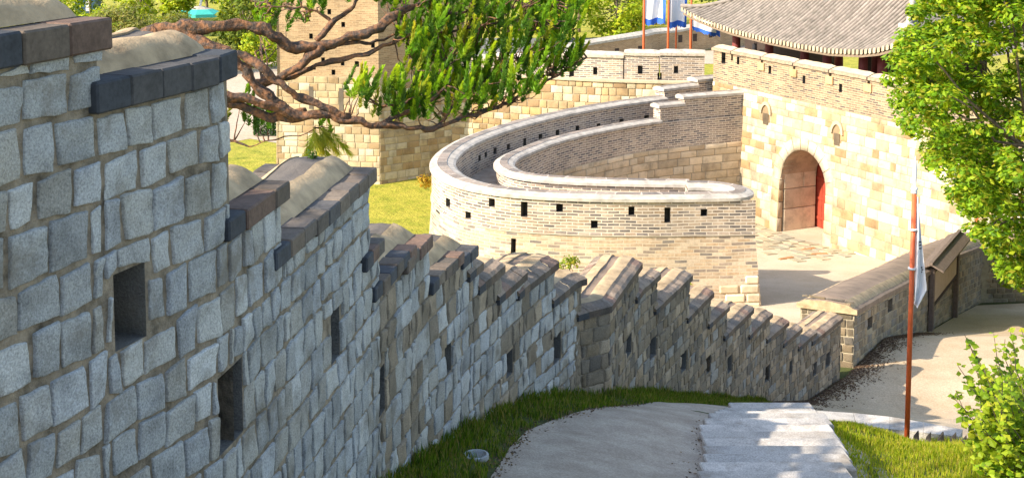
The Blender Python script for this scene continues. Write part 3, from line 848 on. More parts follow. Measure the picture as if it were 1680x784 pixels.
m = MB(); blocks(m, GS, GL0, GL1, ZG - .3, zbk, .44, (.38, 1.05), .022, .03, 1, gst, random.Random(14), clipa, .25, .12, 0, .22, 2, .06)
# voussoirs and jamb stones
rgv = random.Random(4)
def ringpt(a, r, o): 
    return GS(-math.cos(a) * r, ZG + AH - AW * 1.0 + math.sin(a) * r * 1.0, o)
nv = 11
for i in range(nv):
    a0, a1 = PI * i / nv + .008, PI * (i + 1) / nv - .008
    r0, r1 = AW, AW + .62 + .05 * (i % 2); col = rgv.choice([(.48, .41, .31), (.45, .38, .27), (.50, .44, .34)])
    rows = []
    for r, o in ((r0, -.7), (r0, .045), (r1, .045), (r1, -.05)):
        rows.append([ringpt(a0 + (a1 - a0) * k / 4, r, o) for k in range(5)])
    m.grid(rows, col); 
hj = AH - AW
for side in (-1, 1):
    z = 0
    while z < hj - .05:
        h = min(rgv.uniform(.6, .95), hj - z); 
        if hj - z - h < .3: h = hj - z
        col = rgv.choice([(.45, .36, .24), (.48, .40, .28), (.42, .31, .18)])
        a, b = sorted((side * AW, side * (AW + .64)))
        m.box(GS(a, ZG + z + .01, -.3), GS(b, ZG + z + .01, -.3) - GS(a, ZG + z + .01, -.3), GS(a, ZG + z + .01, .045) - GS(a, ZG + z + .01, -.3), Vector((0, 0, h - .02)), col, 0, .02); z += h
m.build('ashlar_facing', 'ashlar', gh, True)
# passage: jambs, vault
m = MB(); rgv = random.Random(9)
DP = 2.25
def pas(x, z, d): p = gxy(x) - nG * d; return Vector((p.x, p.y, z))
for side in (-1, 1):
    z = 0
    for h in (1.25, 1.1, .9, .85):
        if z > hj + 1.0: break
        d = 0.1
        while d < DP - .1:
            wd = DP - d if d > .9 or h > 1 else rgv.uniform(1.1, 1.6); wd = min(wd, DP - d)
            col = rgv.choice([(.60, .50, .36), (.66, .56, .41), (.55, .45, .32)])
            x = side * (AW - .02); a = pas(x, ZG + z + .015, d); 
            zz = min(h, hj + .55 - z)
            if zz > .1: m.box(a, pas(x, ZG + z + .015, d + wd - .02) - a, pas(x + side * .5, ZG + z + .015, d) - a, Vector((0, 0, zz - .03)), col, 0, .03)
            d += wd
        z += h
rows = []
for i in range(25):
    a = PI * i / 24; x = -math.cos(a) * AW; z = ZG + hj + math.sin(a) * AW; rows.append([pas(x, z, -.1), pas(x, z, DP)])
m.grid(rows, (.42, .32, .22)); 
rows = []
for i in range(25):
    a = PI * i / 24; x = -math.cos(a) * (AW + .5); z = ZG + hj + .3 + math.sin(a) * (AW + .3); rows.append([pas(x, z, DP), pas(x, z, 8.9)])
m.grid(rows, (.38, .3, .22))
for side in (-1, 1): m.quad(pas(side * (AW + .5), ZG - .2, DP), pas(side * (AW + .5), ZG - .2, 8.9), pas(side * (AW + .5), ZG + hj + .3, 8.9), pas(side * (AW + .5), ZG + hj + .3, DP), (.38, .3, .22))
m.build('passage_lining', 'ashlar', gh, False)
m = MB(); H = AH - .1
for side in (-1, 1):
    m2 = MB(); x0, x1 = sorted((side * .02, side * (AW + .35)))
    for k in range(6):
        a0 = x0 + (x1 - x0) * k / 6; a = pas(a0 + .01, ZG + .02, DP + .1); m2.box(a, pas(a0 + (x1 - x0) / 6 - .01, ZG + .02, DP + .1) - a, pas(a0 + .01, ZG + .02, DP + .2) - a, Vector((0, 0, H + .4)), (1, 1, 1), 0, .008)
    for zz in (.5, 1.6, 2.7, 3.7):
        a = pas(x0, ZG + zz, DP + .06); m2.box(a, pas(x1, ZG + zz, DP + .06) - a, pas(x0, ZG + zz, DP + .1) - a, Vector((0, 0, .16)), (1, 1, 1), 0, .01)
    m2.build('door_leaf', 'door', gh)
# brick parapet on the gate, with merlons, caps, holes and projecting stone blocks
PTH = .8; ZP1 = ztp - .55
holes = []
mer = []; t = GL0
cuts = [zpx(px, py)[0] for px, py in ((1169, 90), (1201, 90), (1250, 100), (1303, 113), (1362, 127), (1425, 140))]
w_ = cuts[-1] - cuts[-2]
while cuts[-1] < GL1 - w_: cuts.append(cuts[-1] + w_)
for px, py in ((1211, 100), (1263, 115), (1319, 131), (1379, 145)):
    tt, zz = zpx(px, py); holes.append((tt - .12, tt + .12, zz - .22, zz + .22))
tt, zz = zpx(1187, 92); holes.append((tt - .2, tt + .2, zz - .45, zz + .4))
m = MB()
holed(m, GS, GL0, GL1, zbk + .02, ZP1, holes, 1.0, None, .5, 0, 1)
GB = lambda t, z, o=0: GS(t, z, -PTH)
holed(m, GB, GL0, GL1, zbk + .02, ZP1, [], 1.0)
for a, b in zip(cuts, cuts[1:]):
    a += .10; b -= .10
    holed(m, GS, a, b, ZP1, ztp - .12, holes, 1.0, None, .5, 0, 1); holed(m, GB, a, b, ZP1, ztp - .12, [], 1)
    for q, s_ in ((a, 1), (b, 0)): m.quad(GS(q, ZP1, 0), GS(q, ZP1, -PTH), GS(q, ztp - .12, -PTH), GS(q, ztp - .12, 0), (1, 1, 1), 0, [(0, 0), (.8, 0), (.8, .5), (0, .5)])
    m.quad(GS(a, ztp - .12, 0), GS(b, ztp - .12, 0), GS(b, ztp - .12, -PTH), GS(a, ztp - .12, -PTH), (1, 1, 1), 0, [(0, 0), (1, 0), (1, 1), (0, 1)])
m.quad(GS(GL0, zbk, 0), GS(GL0, zbk, -PTH), GS(GL0, ZP1, -PTH), GS(GL0, ZP1, 0), (1, 1, 1), 0, [(0, 0), (.8, 0), (.8, 1.5), (0, 1.5)])
m.quad(GS(GL0, ZP1, 0), GS(GL1, ZP1, 0), GS(GL1, ZP1, -PTH), GS(GL0, ZP1, -PTH), (1, 1, 1), 0, [(0, 0), (1, 0), (1, 1), (0, 1)])
m.build('brick_parapet', ['brick_warm', 'void'], gh)
def tentcap(S, a, b, z, th, parent, name='merlon_cap', mats=('lime', 'slab'), over=.08, h=.3, col=(1, 1, 1)):
    mm = MB(); o0, o1 = over, -th - over; N = max(3, int((b - a) / .35))
    prof = [(0, -.14), (0, 0), (.14, .03), (.3, h * .6), (.5, h), (.7, h * .6), (.86, .03), (1, 0), (1, -.14)]
    rows = [[S(a + (b - a) * i / N, z + q * (1 if 0 < i < N or q < .05 else .8) + .01 * math.sin(i * 2.3 + t_ * 9), o0 + (o1 - o0) * t_) for t_, q in prof] for i in range(N + 1)]
    mm.grid([r_[0:3] for r_ in rows], col, 1); mm.grid([r_[2:5] for r_ in rows], col, 0); mm.grid([r_[4:7] for r_ in rows], col, 0); mm.grid([r_[6:9] for r_ in rows], col, 1)
    for r_ in (rows[0], rows[-1]): mm.add(r_, [tuple(range(9))], col, 0)
    mm.grid([[r_[0] for r_ in rows], [r_[-1] for r_ in rows]], col, 1)
    return mm.build(name, list(mats), parent, False)
M['pale'] = plain_mat('pale_coping', (.44, .36, .26), 3, .2, .9, .5)
M['palebrick'] = stone_mat('pale_coping_brick', 20, .2, .4, .01, 5)
for a, b in zip(cuts, cuts[1:]):
    if a < 16: tentcap(GS, a + .05, b - .05, ztp, PTH, gh, 'merlon_cap', ('pale', 'palebrick'), .12, .2, (.33, .25, .18))
for a in cuts[2:]:
    if a > 16: break
    mm = MB(); p = GS(a - .28, ztp - .75, 0); mm.box(p, GS(a + .28, ztp - .75, 0) - p, Vector((nG.x, nG.y, 0)) * .1, Vector((0, 0, .42)), (.5, .33, .17), 0, .02)
    mm.build('projecting_stone', 'ashlar', gh)
# two hooded embrasures
for px, py in ((1259, 188), (1376, 221)):
    tt, zz = zpx(px, py); mm = MB(); rows = []
    for r, o in ((.50, .03), (.50, .13), (.36, .13), (.36, .02)):
        rows.append([GS(tt - math.cos(PI * k / 10) * r, zz + .05 + math.sin(PI * k / 10) * r * 1.35 if True else 0, o) for k in range(11)])
    mm.grid(rows, (.42, .34, .23)); 
    n = 10
    for k in range(n):   # recessed tympanum
        a, b = PI * k / n, PI * (k + 1) / n
        mm.quad(GS(tt - math.cos(a) * .36, zz - .4, .036), GS(tt - math.cos(b) * .36, zz - .4, .036), GS(tt - math.cos(b) * .36, zz + .05 + math.sin(b) * .48, .036), GS(tt - math.cos(a) * .36, zz + .05 + math.sin(a) * .48, .036), (.24, .17, .10))
    mm.box(GS(tt - .22, zz - .55, .04), GS(tt + .24, zz - .55, .04) - GS(tt - .22, zz - .55, .04), GS(tt - .05, zz - .42, .055) - GS(tt - .05, zz - .42, .04), Vector((0, 0, .62)), (.12, .09, .06))
    mm.build('hooded_embrasure', 'ashlar', gh)

# ---- pavilion
EO = -2.0                                                 # eave line lies this far behind the wall face
EP = [(1117, 14), (1130, 22), (1160, 36), (1200, 50), (1260, 65), (1310, 75), (1360, 83), (1410, 85), (1440, 82), (1462, 76), (1482, 66)]
ep = [zpx(a, b, EO) for a, b in EP]
if DEBUG: print('eave', ep)
TL, TR = ep[0][0], ep[-1][0]
def eavez(t): return interp(t, ep)
zmid = min(z for _, z in ep)
RD = 5.6                                                  # ridge distance behind the eave
def roofz(t, d):
    e = eavez(t); k = min(1, d / RD); lift = (e - zmid) * (1 - k) ** 2
    return zmid + lift + .50 * d + .035 * d * d
def RP(t, d, up=0): p = gxy(t) + nG * (EO - d); return Vector((p.x, p.y, roofz(t, d) + up))
mt = MB(); rgt = random.Random(12); nrow = 62
for i in range(nrow):
    t = TL + (TR - TL) * (i + .5) / nrow; dm = min(RD, (t - TL) * 1.05 + .25, (TR - t) * 1.05 + .25)
    w_ = (TR - TL) / nrow; r = w_ * .33; N = max(2, int(dm / .28)); col0 = rgt.uniform(.85, 1.1)
    rows = []
    for k in range(N + 1):
        d = dm * k / N - .02; c = []
        for q in range(7):
            a = PI * q / 6; c.append(RP(t - math.cos(a) * r, d, math.sin(a) * r * .95 + .03))
        rows.append(c)
    for k in range(N):
        v = col0 * rgt.uniform(.85, 1.15); mt.grid(rows[k:k + 2], (.26 * v, .225 * v, .195 * v))
    # round end tile
    mt.add([RP(t, -.02, .04)] + rows[0] + [RP(t + r, -.02, -.13), RP(t, -.02, -.17), RP(t - r, -.02, -.13)], [(0, 1 + j, 2 + j) for j in range(6)] + [(0, 7, 8), (0, 8, 9), (0, 9, 10), (0, 10, 1)], (.42 * col0, .35 * col0, .25 * col0))
rows = []
nn = 90
for i in range(nn + 1):
    t = TL + (TR - TL) * i / nn; dm = min(RD, (t - TL) * 1.05 + .05, (TR - t) * 1.05 + .05); rows.append([RP(t, dm * k / 8, 0) for k in range(9)])
mt.grid(rows, (.11, .095, .08))
# rear slope and the two hip ends
rows = []
for i in range(nn + 1):
    t = TL + (TR - TL) * i / nn; dm = min(RD, (t - TL) * 1.05 + .05, (TR - t) * 1.05 + .05)
    r_ = []
    for k in range(9):
        p = gxy(t) + nG * (EO - 2 * RD + dm * k / 8); r_.append(Vector((p.x, p.y, roofz(t, dm * k / 8))))
    rows.append(r_)
mt.grid(rows, (.2, .17, .15), 0, None, True)
for side in (0, 1):
    rows = []
    for i in range(21):
        d = 2 * RD * i / 20; dd = min(d, 2 * RD - d); t = TL if not side else TR; k = min(RD, dd)
        t1 = t + (k / 1.05 if not side else -k / 1.05); p0 = gxy(t) + nG * (EO - d); p1 = gxy(t1) + nG * (EO - d)
        zc = zmid + (eavez(t) - zmid) * (1 - dd / RD) ** 2
        rows.append([Vector((p0.x, p0.y, zc)), Vector((p1.x, p1.y, roofz(t1, dd)))])
    mt.grid(rows, (.22, .19, .17), 0, None, bool(side))
mt.build('tiled_roof', 'tile', gh, False)
m = MB()   # plastered hip and gable ridges
for side in (0, 1):
    pts = []
    for k in range(12):
        d = RD * k / 11; t = (TL + d / 1.05) if not side else (TR - d / 1.05); pts.append(RP(t, d, .16))
    if side: pts = pts[0:]
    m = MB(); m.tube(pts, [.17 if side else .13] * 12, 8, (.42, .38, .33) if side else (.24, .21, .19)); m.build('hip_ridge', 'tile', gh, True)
m = MB(); t = zpx(1470, 45, EO - 1.2)[0]; p = RP(t, 1.3, .05); m.box(p, Vector((.3, -.62, 0)), Vector((.5, .25, 0)), Vector((0, 0, .75)), (1, 1, 1), 0, .05)
m.build('plastered_ridge_end', 'white', gh)
# under-eave: rafters board, beams, columns, dark boarded rear
m = MB(); rows = []
for i in range(nn + 1):
    t = TL + .2 + (TR - TL - .4) * i / nn; rows.append([RP(t, .05, -.2), RP(t, .06, -.34), Vector((*(gxy(t) + nG * (EO - 1.6)), zmid + .1))])
m.grid(rows, (1, 1, 1)); m.build('eave_boards', 'timber', gh) if 'timber' in M else None
M['timber'] = plain_mat('eave_timber', (.20, .15, .11), 8, .3, .9)
m.build('eave_boards', 'timber', gh)
ZF = zbk + .03
CO = EO - 1.7
ctx = [(1262, 80), (1320, 92), (1357, 100), (1416, 108), (1447, 112)]
cts = [zpx(a, b, CO)[0] for a, b in ctx]
for q in cts[:1]: cts = [2 * cts[0] - cts[1]] + cts
for j, tc in enumerate(cts):
    for dpt in (0, 5.2):
        if j == 3 and dpt == 0: tc2 = tc
        mm = MB(); p = gxy(tc) + nG * (CO - dpt); mm.tube([(p.x, p.y, ZF - .1), (p.x, p.y, zmid + .3)], [.27, .24], 14); mm.build('column', 'darkred', gh, True)
m = MB()
for o_ in (CO, CO - 5.2):
    a = gxy(cts[0] - .3) + nG * (o_ + .12); b = gxy(cts[-1] + .3) + nG * (o_ + .12); m.box((a.x, a.y, zmid - .12), Vector((b.x - a.x, b.y - a.y, 0)), Vector((-nG.x, -nG.y, 0)) * .24, (0, 0, .4))
m.build('tie_beam', 'dark', gh)
gap0, gap1 = zpx(1373, 105, CO - 5.2)[0], zpx(1406, 110, CO - 5.2)[0]
for a_, b_ in ((cts[0] - 6.5, gap0), (gap1, cts[-1] + 2)):
    m = MB(); a = gxy(a_) + nG * (CO - 5.3); b = gxy(b_) + nG * (CO - 5.3); m.box((a.x, a.y, ZF), Vector((b.x - a.x, b.y - a.y, 0)), Vector((-nG.x, -nG.y, 0)) * .12, (0, 0, 3.6))
    if a_ < 0:
        mm_ = m
    m.build('board_wall', 'dark', gh)
m = MB(); a = zpx(1238, 64, EO - .6)[0]; p = gxy(a) + nG * (EO - .6); m.tube([(p.x, p.y, zmid - .05), (p.x, p.y, zmid - .5)], .012, 5); m.tube([(p.x, p.y, zmid - .95), (p.x, p.y, zmid - .85), (p.x, p.y, zmid - .5), (p.x, p.y, zmid - .45)], [.12, .14, .13, .06], 12)
m.build('hanging_lantern', 'black', gh, True)

# ============================================================ city wall between tower and gate
cwp = [at(1157, 140, 84.2), at(1060, 137, 84.6), at(960, 134, 85.5), at(860, 130, 87.0), at(700, 130, 89.5), at(560, 130, 93)]
CW = Curve([(p.x, p.y) for p in cwp][::-1], 1)             # travel left -> right; right-hand normal faces the camera
ZCW = at(1060, 137, 84.6).z
def CWS(s, z, o=0): return CW.at(s, o + max(0, ZCW - z) * .06, z)
cw = thing('city_wall', (CW.at(CW.L * .6).x, CW.at(CW.L * .6).y, -18.5), 'long honey coloured stone wall topped by brick merlons between tower and gatehouse', 'city wall')
m = MB(); holed(m, CWS, 0, CW.L, -19, ZCW, [], 1.0)
m.quad(CW.at(0, 0, ZCW), CW.at(CW.L, 0, ZCW), CW.at(CW.L, -2.5, ZCW), CW.at(0, -2.5, ZCW)); m.quad(CW.at(CW.L, 0, -19), CW.at(CW.L, -2.5, -19), CW.at(CW.L, -2.5, ZCW), CW.at(CW.L, 0, ZCW))
m.build('wall_core', 'joint', cw)
cwst = [(.38, .275, .16), (.43, .33, .205), (.34, .235, .13), (.48, .40, .27), (.27, .18, .10), (.44, .29, .14), (.52, .44, .32), (.40, .28, .15)]
m = MB(); blocks(m, CWS, 0, CW.L, -18.9, ZCW, .42, (.4, .9), .03, .04, 1, cwst, random.Random(31), None, .3, .25, 0, .18, 2, .07)
m.build('stone_facing', 'ashlar', cw, True)
m = MB(); N = 60
rows = [[CW.at(CW.L * i / N, o, z) for o, z in ((.02, ZCW), (.14, ZCW + .01), (.14, ZCW + .13), (-.3, ZCW + .22))] for i in range(N + 1)]
m.grid(rows); m.build('ledge', 'pale', cw)
mers = []
for (xa, ya, xb, yb) in ((1083, 88, 1156, 94), (1024, 90, 1081, 92), (921, 92, 1022, 94), (865, 95, 918, 96), (800, 96, 862, 97), (730, 97, 797, 98), (660, 98, 727, 99)):
    a, pa = CW.hit(xa, ya); b, pb = CW.hit(xb, yb); mers.append((a, b, (pa.z + pb.z) / 2 + .1))
hol = []
for px, py, w, h in ((866, 122, 6, 9), (903, 125, 8, 10), (937, 122, 8, 11), (976, 117, 7, 12), (1050, 115, 8, 14), (1082, 126, 7, 12), (1109, 115, 7, 12)):
    a, p = CW.hit(px - w / 2, py); b, _ = CW.hit(px + w / 2, py); hh = h / F * p.y; hol.append((a, b, p.z - hh / 2, p.z + hh / 2))
for k, (a, b, z) in enumerate(mers):
    mm = MB(); f = lambda s, zz, o=0: CW.at(s, -.1 + o, zz)
    holed(mm, f, a, b, ZCW + .05, z - .1, hol, .8, None, .4, 0, 1)
    for q in (a, b): mm.quad(CW.at(q, -.1, ZCW), CW.at(q, -1.0, ZCW), CW.at(q, -1.0, z - .1), CW.at(q, -.1, z - .1), (1, 1, 1), 0, [(0, 0), (.9, 0), (.9, 1.5), (0, 1.5)])
    holed(mm, lambda s, zz, o=0: CW.at(s, -1.0, zz), a, b, ZCW, z - .1, [], 1)
    mo = mm.build('merlon', ['brick', 'void'], cw)
    c_ = tentcap(lambda s, zz, o=0: CW.at(s, o, zz), a - .04, b + .04, z, .9, mo, 'merlon_cap', ('white', 'palebrick'), .0, .22, (.42, .36, .3)); c_.parent = mo

# ============================================================ watchtower
tw = thing('watchtower', (at(623, 297, 85.6).x, 85.6, -18.5), 'tall square watchtower with stone base, brick upper walls and small gun holes', 'tower')
cb = at(623, 297, 85.6); zb_ = cb.z; zs = at(621, 126, 86.2).z; ztop = 1.5
c0 = Vector((cb.x, cb.y))
dl = Vector((-.985, .17)).normalized(); dr = Vector((.80, .60)).normalized(); 
def face(corner, d, nrm, L):
    def S(s, z, o=0):
        k = (zs - z) * .045 if z < zs else -(z - zs) * .02
        p = corner + d * s + nrm * (k + o); 
        # keep the shared corner closed
        return Vector((p.x, p.y, z))
    return S
nl = Vector((-dl.y, dl.x)); nl = nl if nl.y < 0 else -nl
nr = Vector((dr.y, -dr.x)); nr = nr if nr.y < 0 else -nr
# corner offset so that both battered faces share the corner edge
mi = (nl + nr) / (1 + nl.dot(nr))
def face2(d, L, other):
    def S(s, z, o=0):
        k = (zs - z) * .045 if z < zs else -(z - zs) * .02
        e = mi * k; p = c0 + e * (1 - s / L) + (nl if d is dl else nr) * k * (s / L) + d * s + (nl if d is dl else nr) * o
        return Vector((p.x, p.y, z))
    return S
LS = face2(dl, 6.6, 0); RS = face2(dr, 6.6, 0)
tst = [(.42, .33, .21), (.47, .385, .265), (.38, .285, .175), (.52, .445, .33), (.33, .23, .13), (.44, .33, .20)]
m = MB(); holed(m, LS, 0, 6.6, zb_ - .5, zs, [], 1.2); holed(m, RS, 0, 6.6, zb_ - .5, zs, [], 1.2); m.build('wall_core', 'joint', tw)
m = MB(); blocks(m, LS, 0, 6.6, zb_ - .4, zs, .44, (.4, .95), .025, .03, 1, tst, random.Random(41), None, .3, .2, 0, .2, 2, .07)
blocks(m, RS, 0, 6.6, zb_ - .4, zs, .44, (.4, .95), .025, .03, 1, tst, random.Random(42), None, .3, .2, 0, .2, 2, .07)
m.build('stone_base', 'ashlar', tw, True)
def tpx(px, py, d):
    r = rayd(px, py); k = r.x / r.y; t = (k * c0.y - c0.x) / (d.x - k * d.y); return t, (c0.y + d.y * t) * r.z / r.y
hl = []; hr = []
for px, py in ((530, 99), (498, 106), (515, 111), (547, 119), (562, 104), (563, 41), (612, 75), (585, 105), (510, 60), (540, 20), (586, 106)):
    t, z = tpx(px, py, dl); hl.append((t - .12, t + .12, z - .16, z + .16))
for px, py in ((651, 118), (690, 75), (660, 30)):
    t, z = tpx(px, py, dr); hr.append((t - .16, t + .16, z - .16, z + .16))
m = MB(); holed(m, LS, 0, 6.5, zs, ztop, hl, 1.5, 2.0, .5, 0, 1); holed(m, RS, 0, 6.5, zs, ztop, hr, 1.5, 2.0, .5, 0, 1)
p = [LS(0, ztop), LS(6.5, ztop), LS(6.5, ztop) + Vector((*dr, 0)) * 6.5, RS(6.5, ztop)]; m.quad(*p, (1, 1, 1), 0, [(0, 0)] * 4)
m.quad(LS(6.5, zb_ - .5), LS(6.5, ztop), p[2], LS(6.5, zb_ - .5) + Vector((*dr, 0)) * 6.5, (1, 1, 1), 0, [(0, 0), (0, 17), (6, 17), (6, 0)])
m.build('brick_walls', ['brick_tower', 'void'], tw)
m = MB()
for px, py in ((511, 155), (560, 158)):
    t, z = tpx(px, py, dl); m.quad(LS(t - .14, z - .9, .045), LS(t + .14, z - .9, .045), LS(t + .14, z + .5, .045), LS(t - .14, z + .5, .045), (.12, .10, .08)); m.build('slot', 'ashlar', tw); m = MB()
# ============================================================ ground sheets
gz = lambda t: tuple(gxy(t))
drape('gravel_court', 'gravel', [(5, 57), (-1.8, 61), (-1.8, 66), (3, 74), (10.9, 80.5), gz(-9), gz(25), (30, 42), (16, 38), (9, 40), (7.5, 50)], O, 40, .006, stepy=1)
def pz(px, py): p = onz(px, py, -18.5); return (p.x, p.y)
pg_ = [gxy(-2.3) - nG * -.2, gxy(2.3) - nG * -.2, gxy(2.3) - nG * 12, gxy(-2.3) - nG * 12]
drape('passage_floor', 'gravel', [tuple(q) for q in pg_], O, 40, .012, stepy=1)
drape('plaza_pavement', 'plaza', [pz(-250, 250), pz(300, 250), pz(352, 236), pz(410, 226), pz(500, 240), pz(520, 180), pz(520, 92), pz(-250, 92)], O, 400, .02)
drape('far_road', 'plaza', [pz(850, 104), pz(1300, 104), pz(1300, 58), pz(1060, 62), pz(850, 76)], O, 400, .03)
drape('green_bank', 'soilgrass', [pz(1128, 84), pz(1172, 82), pz(1170, 74), pz(1140, 77)], O, 400, .05)
drape('asphalt_road', 'asphalt', [pz(780, 100), pz(1000, 74), pz(1010, 62), pz(780, 62)], O, 400, .04)
# flagstones before the arch
m = MB(); rg = random.Random(77)
for i in range(9):
    for j in range(6):
        t0 = -4.6 + i * 1.05 + rg.uniform(-.1, .1) + (j % 2) * .4; d0 = .25 + j * .72
        if j > 3 and rg.random() < .45: continue
        w1, d1 = rg.uniform(.75, .98), rg.uniform(.5, .66); q = []
        for a, b in ((0, 0), (1, 0), (1, 1), (0, 1)):
            p = gxy(t0 + a * w1 + rg.uniform(-.08, .08)) + nG * (d0 + b * d1 + rg.uniform(-.06, .06)); q.append(Vector((p.x, p.y, O(p.x, p.y) + .035 + rg.uniform(0, .015))))
        m.add(q + [p + Vector((0, 0, -.08)) for p in q], [(0, 1, 2, 3), (0, 4, 5, 1), (1, 5, 6, 2), (2, 6, 7, 3), (3, 7, 4, 0)], rg.choice([(.36, .32, .23), (.40, .345, .24), (.33, .31, .24), (.43, .36, .25)]))
o = m.build('flagstone_paving', 'flagstone', None, False, 'structure')
for v in o.data.polygons: pass
bmx = bmesh.new(); bmx.from_mesh(o.data); bmesh.ops.recalc_face_normals(bmx, faces=bmx.faces); bmx.to_mesh(o.data); bmx.free()
# terrace earth inside the wall
tp_ = [(fx(y) - .2, y) for y in (31.7, 33, 36, 39, 42, 45, 48, 50)] 
drape('terrace_pavement', 'terrace', [(wx(23) + .15, 23), (wx(26) + .1, 26), (wx(29) + .1, 29), (wx(31.3) + .1, 31.3)] + [(a + .3, b) for a, b in tp_] + [(30, 51.6), (42, 51), (42, 21), (7, 21.5)], T, .6, .03)
# lane beside the wall
le = [hitT(*q) for q in ((806, 784), (836, 737), (864, 709), (905, 692))]
if DEBUG: print('path edge', le)
lane = [(wx(3) + .7, 3), (wx(7) + .8, 7), (wx(9.5) + 1.0, 9.5)] + [(p.x, p.y) for p in le if p.y < 18] + [(wx(17.6) + .85, 17.6), (wx(18.6) + .75, 18.6), (wx(19.6) + .8, 19.6), (4.2, 20.6), (4.2, 14), (3.2, 8), (2, 3)]
drape('path', 'path', lane, T, .25, .018)
# ---------------------------------------------------------------- stone stairs
st = thing('stone_stairs', (2.6, 14, T(2.6, 14)), 'pale granite stairs dappled with tree shade descending beside the path', 'stairs')
sg = [(.46, .435, .41), (.51, .48, .445), (.43, .41, .385), (.49, .455, .42)]
rg = random.Random(51)
def XL(Y):
    p = 1160 if Y < 15.8 else 1160 + (Y - 15.8) * 22
    return (p - 840) / F * Y / .978 * 1.02
def XR(Y):
    p = 1430 - (Y - 12.0) * (85 / 5.6)
    return (p - 840) / F * Y * 1.03
Y = 8.6; k = 0
prev = None
while Y < 17.9:
    x0, x1 = XL(Y), XR(Y); zt = T(x0, Y + .2) + .09
    if prev is not None: zt = min(zt, prev - .09)
    prev = zt
    m = MB(); xm = x0 + (x1 - x0) * rg.uniform(.35, .65)
    for a, b in ((x0 + rg.uniform(-.03, .03), x1 + rg.uniform(-.02, .05)),):
        m.box((a, Y, zt - .32), (b - a, 0, 0), (-.03, .405, 0), (0, 0, .32), (lambda c_, v_: tuple(q * v_ for q in c_))(rg.choice(sg), rg.uniform(.8, 1.12)), 0, .014)
    m.build('step', 'step', st); Y += .42; k += 1
# landing at the foot of the stairs: a curved line of slabs
ls = thing('stone_landing', tuple(onz(1380, 684, -7.72)), 'sunlit pale stone edge curving right from the foot of the stairs', 'stone kerb')
nr_ = [(1196, 686), (1270, 688), (1345, 692), (1405, 697), (1460, 703), (1515, 709), (1575, 716)]
fr_ = [(1205, 673), (1270, 670), (1340, 673), (1400, 677), (1460, 683), (1515, 692), (1580, 704)]
for (a, b), (c, d) in zip(zip(nr_, nr_[1:]), zip(fr_, fr_[1:])):
    m = MB(); q = [onz(*a, -7.72), onz(*b, -7.72), onz(*d, -7.72), onz(*c, -7.72)]
    q[1] = q[0].lerp(q[1], .992); q[2] = q[3].lerp(q[2], .992)
    m.add(q + [p + Vector((0, 0, -.5)) for p in q], [(0, 1, 2, 3), (0, 4, 5, 1), (1, 5, 6, 2), (2, 6, 7, 3), (3, 7, 4, 0)], rg.choice(sg))
    m.build('slab', 'step', ls)
# little dark wedges, shaped and coloured as the pointed shadows of steps
proto = None
for i, (px, py) in enumerate([(1352, 697), (1363, 697), (1374, 698), (1386, 699), (1398, 700), (1502, 714), (1522, 716), (1542, 718), (1562, 719), (1580, 722), (1598, 724)]):
    p = onz(px, py, -7.50 - .03 * (i > 4)); zt = p.z - .03
    if proto is None:
        m = MB(); m.add([(-.05, -.03, -.2), (.06, -.03, -.2), (.05, .05, -.2), (-.05, .04, -.2), (-.02, -.01, .02), (.045, -.01, .12), (.045, .015, .13), (-.02, .02, .03)],
                        [(3, 2, 1, 0), (4, 5, 6, 7), (0, 1, 5, 4), (1, 2, 6, 5), (2, 3, 7, 6), (3, 0, 4, 7)], (.035, .032, .03)); o = m.build('shadow_wedge', 'step'); proto = o
    else: o = proto.copy(); COL.objects.link(o)
    o.location = (p.x, p.y, zt); o.rotation_euler = (0, 0, rg.uniform(-.2, .2)); s = rg.uniform(.8, 1.15); o.scale = (s, s, s * .85)
    tag(o, 'small dark pointed wedge standing for a step shadow on the grass bank below the stairs', 'edging stone', 'shadow wedges along the grass bank')

for px, py, an in ((1290, 425, .5), (1326, 410, .5), (1344, 418, .2)):
    p = hitT(px, py, O, 50); m = MB(); m.box((-.45, -.09, -.06), (.9, 0, 0), (0, .2, 0), (0, 0, .14), (.40, .20, .09), 0, .03); o = m.build('kerb_brick', 'ashlar'); o.location = p; o.rotation_euler = (0, 0, an)
    tag(o, 'orange brown brick lying half sunk in the gravel before the gate', 'brick', 'bricks sunk in the gravel court')
# ---------------------------------------------------------------- drain cover
p = hitT(781, 752)
dc = MB(); n = 24
ring = lambda r, z: [(p.x + math.cos(2 * PI * i / n) * r, p.y + math.sin(2 * PI * i / n) * r, p.z + z) for i in range(n)]
for a, b in ((ring(.12, .0), ring(.12, .045)), (ring(.12, .045), ring(.10, .05)), (ring(.10, .05), ring(.09, .035))): dc.grid([a + [a[0]], b + [b[0]]], (.45, .5, .53))
dc.add(ring(.09, .035), [tuple(range(n))], (.26, .32, .36)); o = dc.build('drain_cover', 'step'); tag(o, 'small round pale drain cover lying in grass by the wall', 'drain cover')

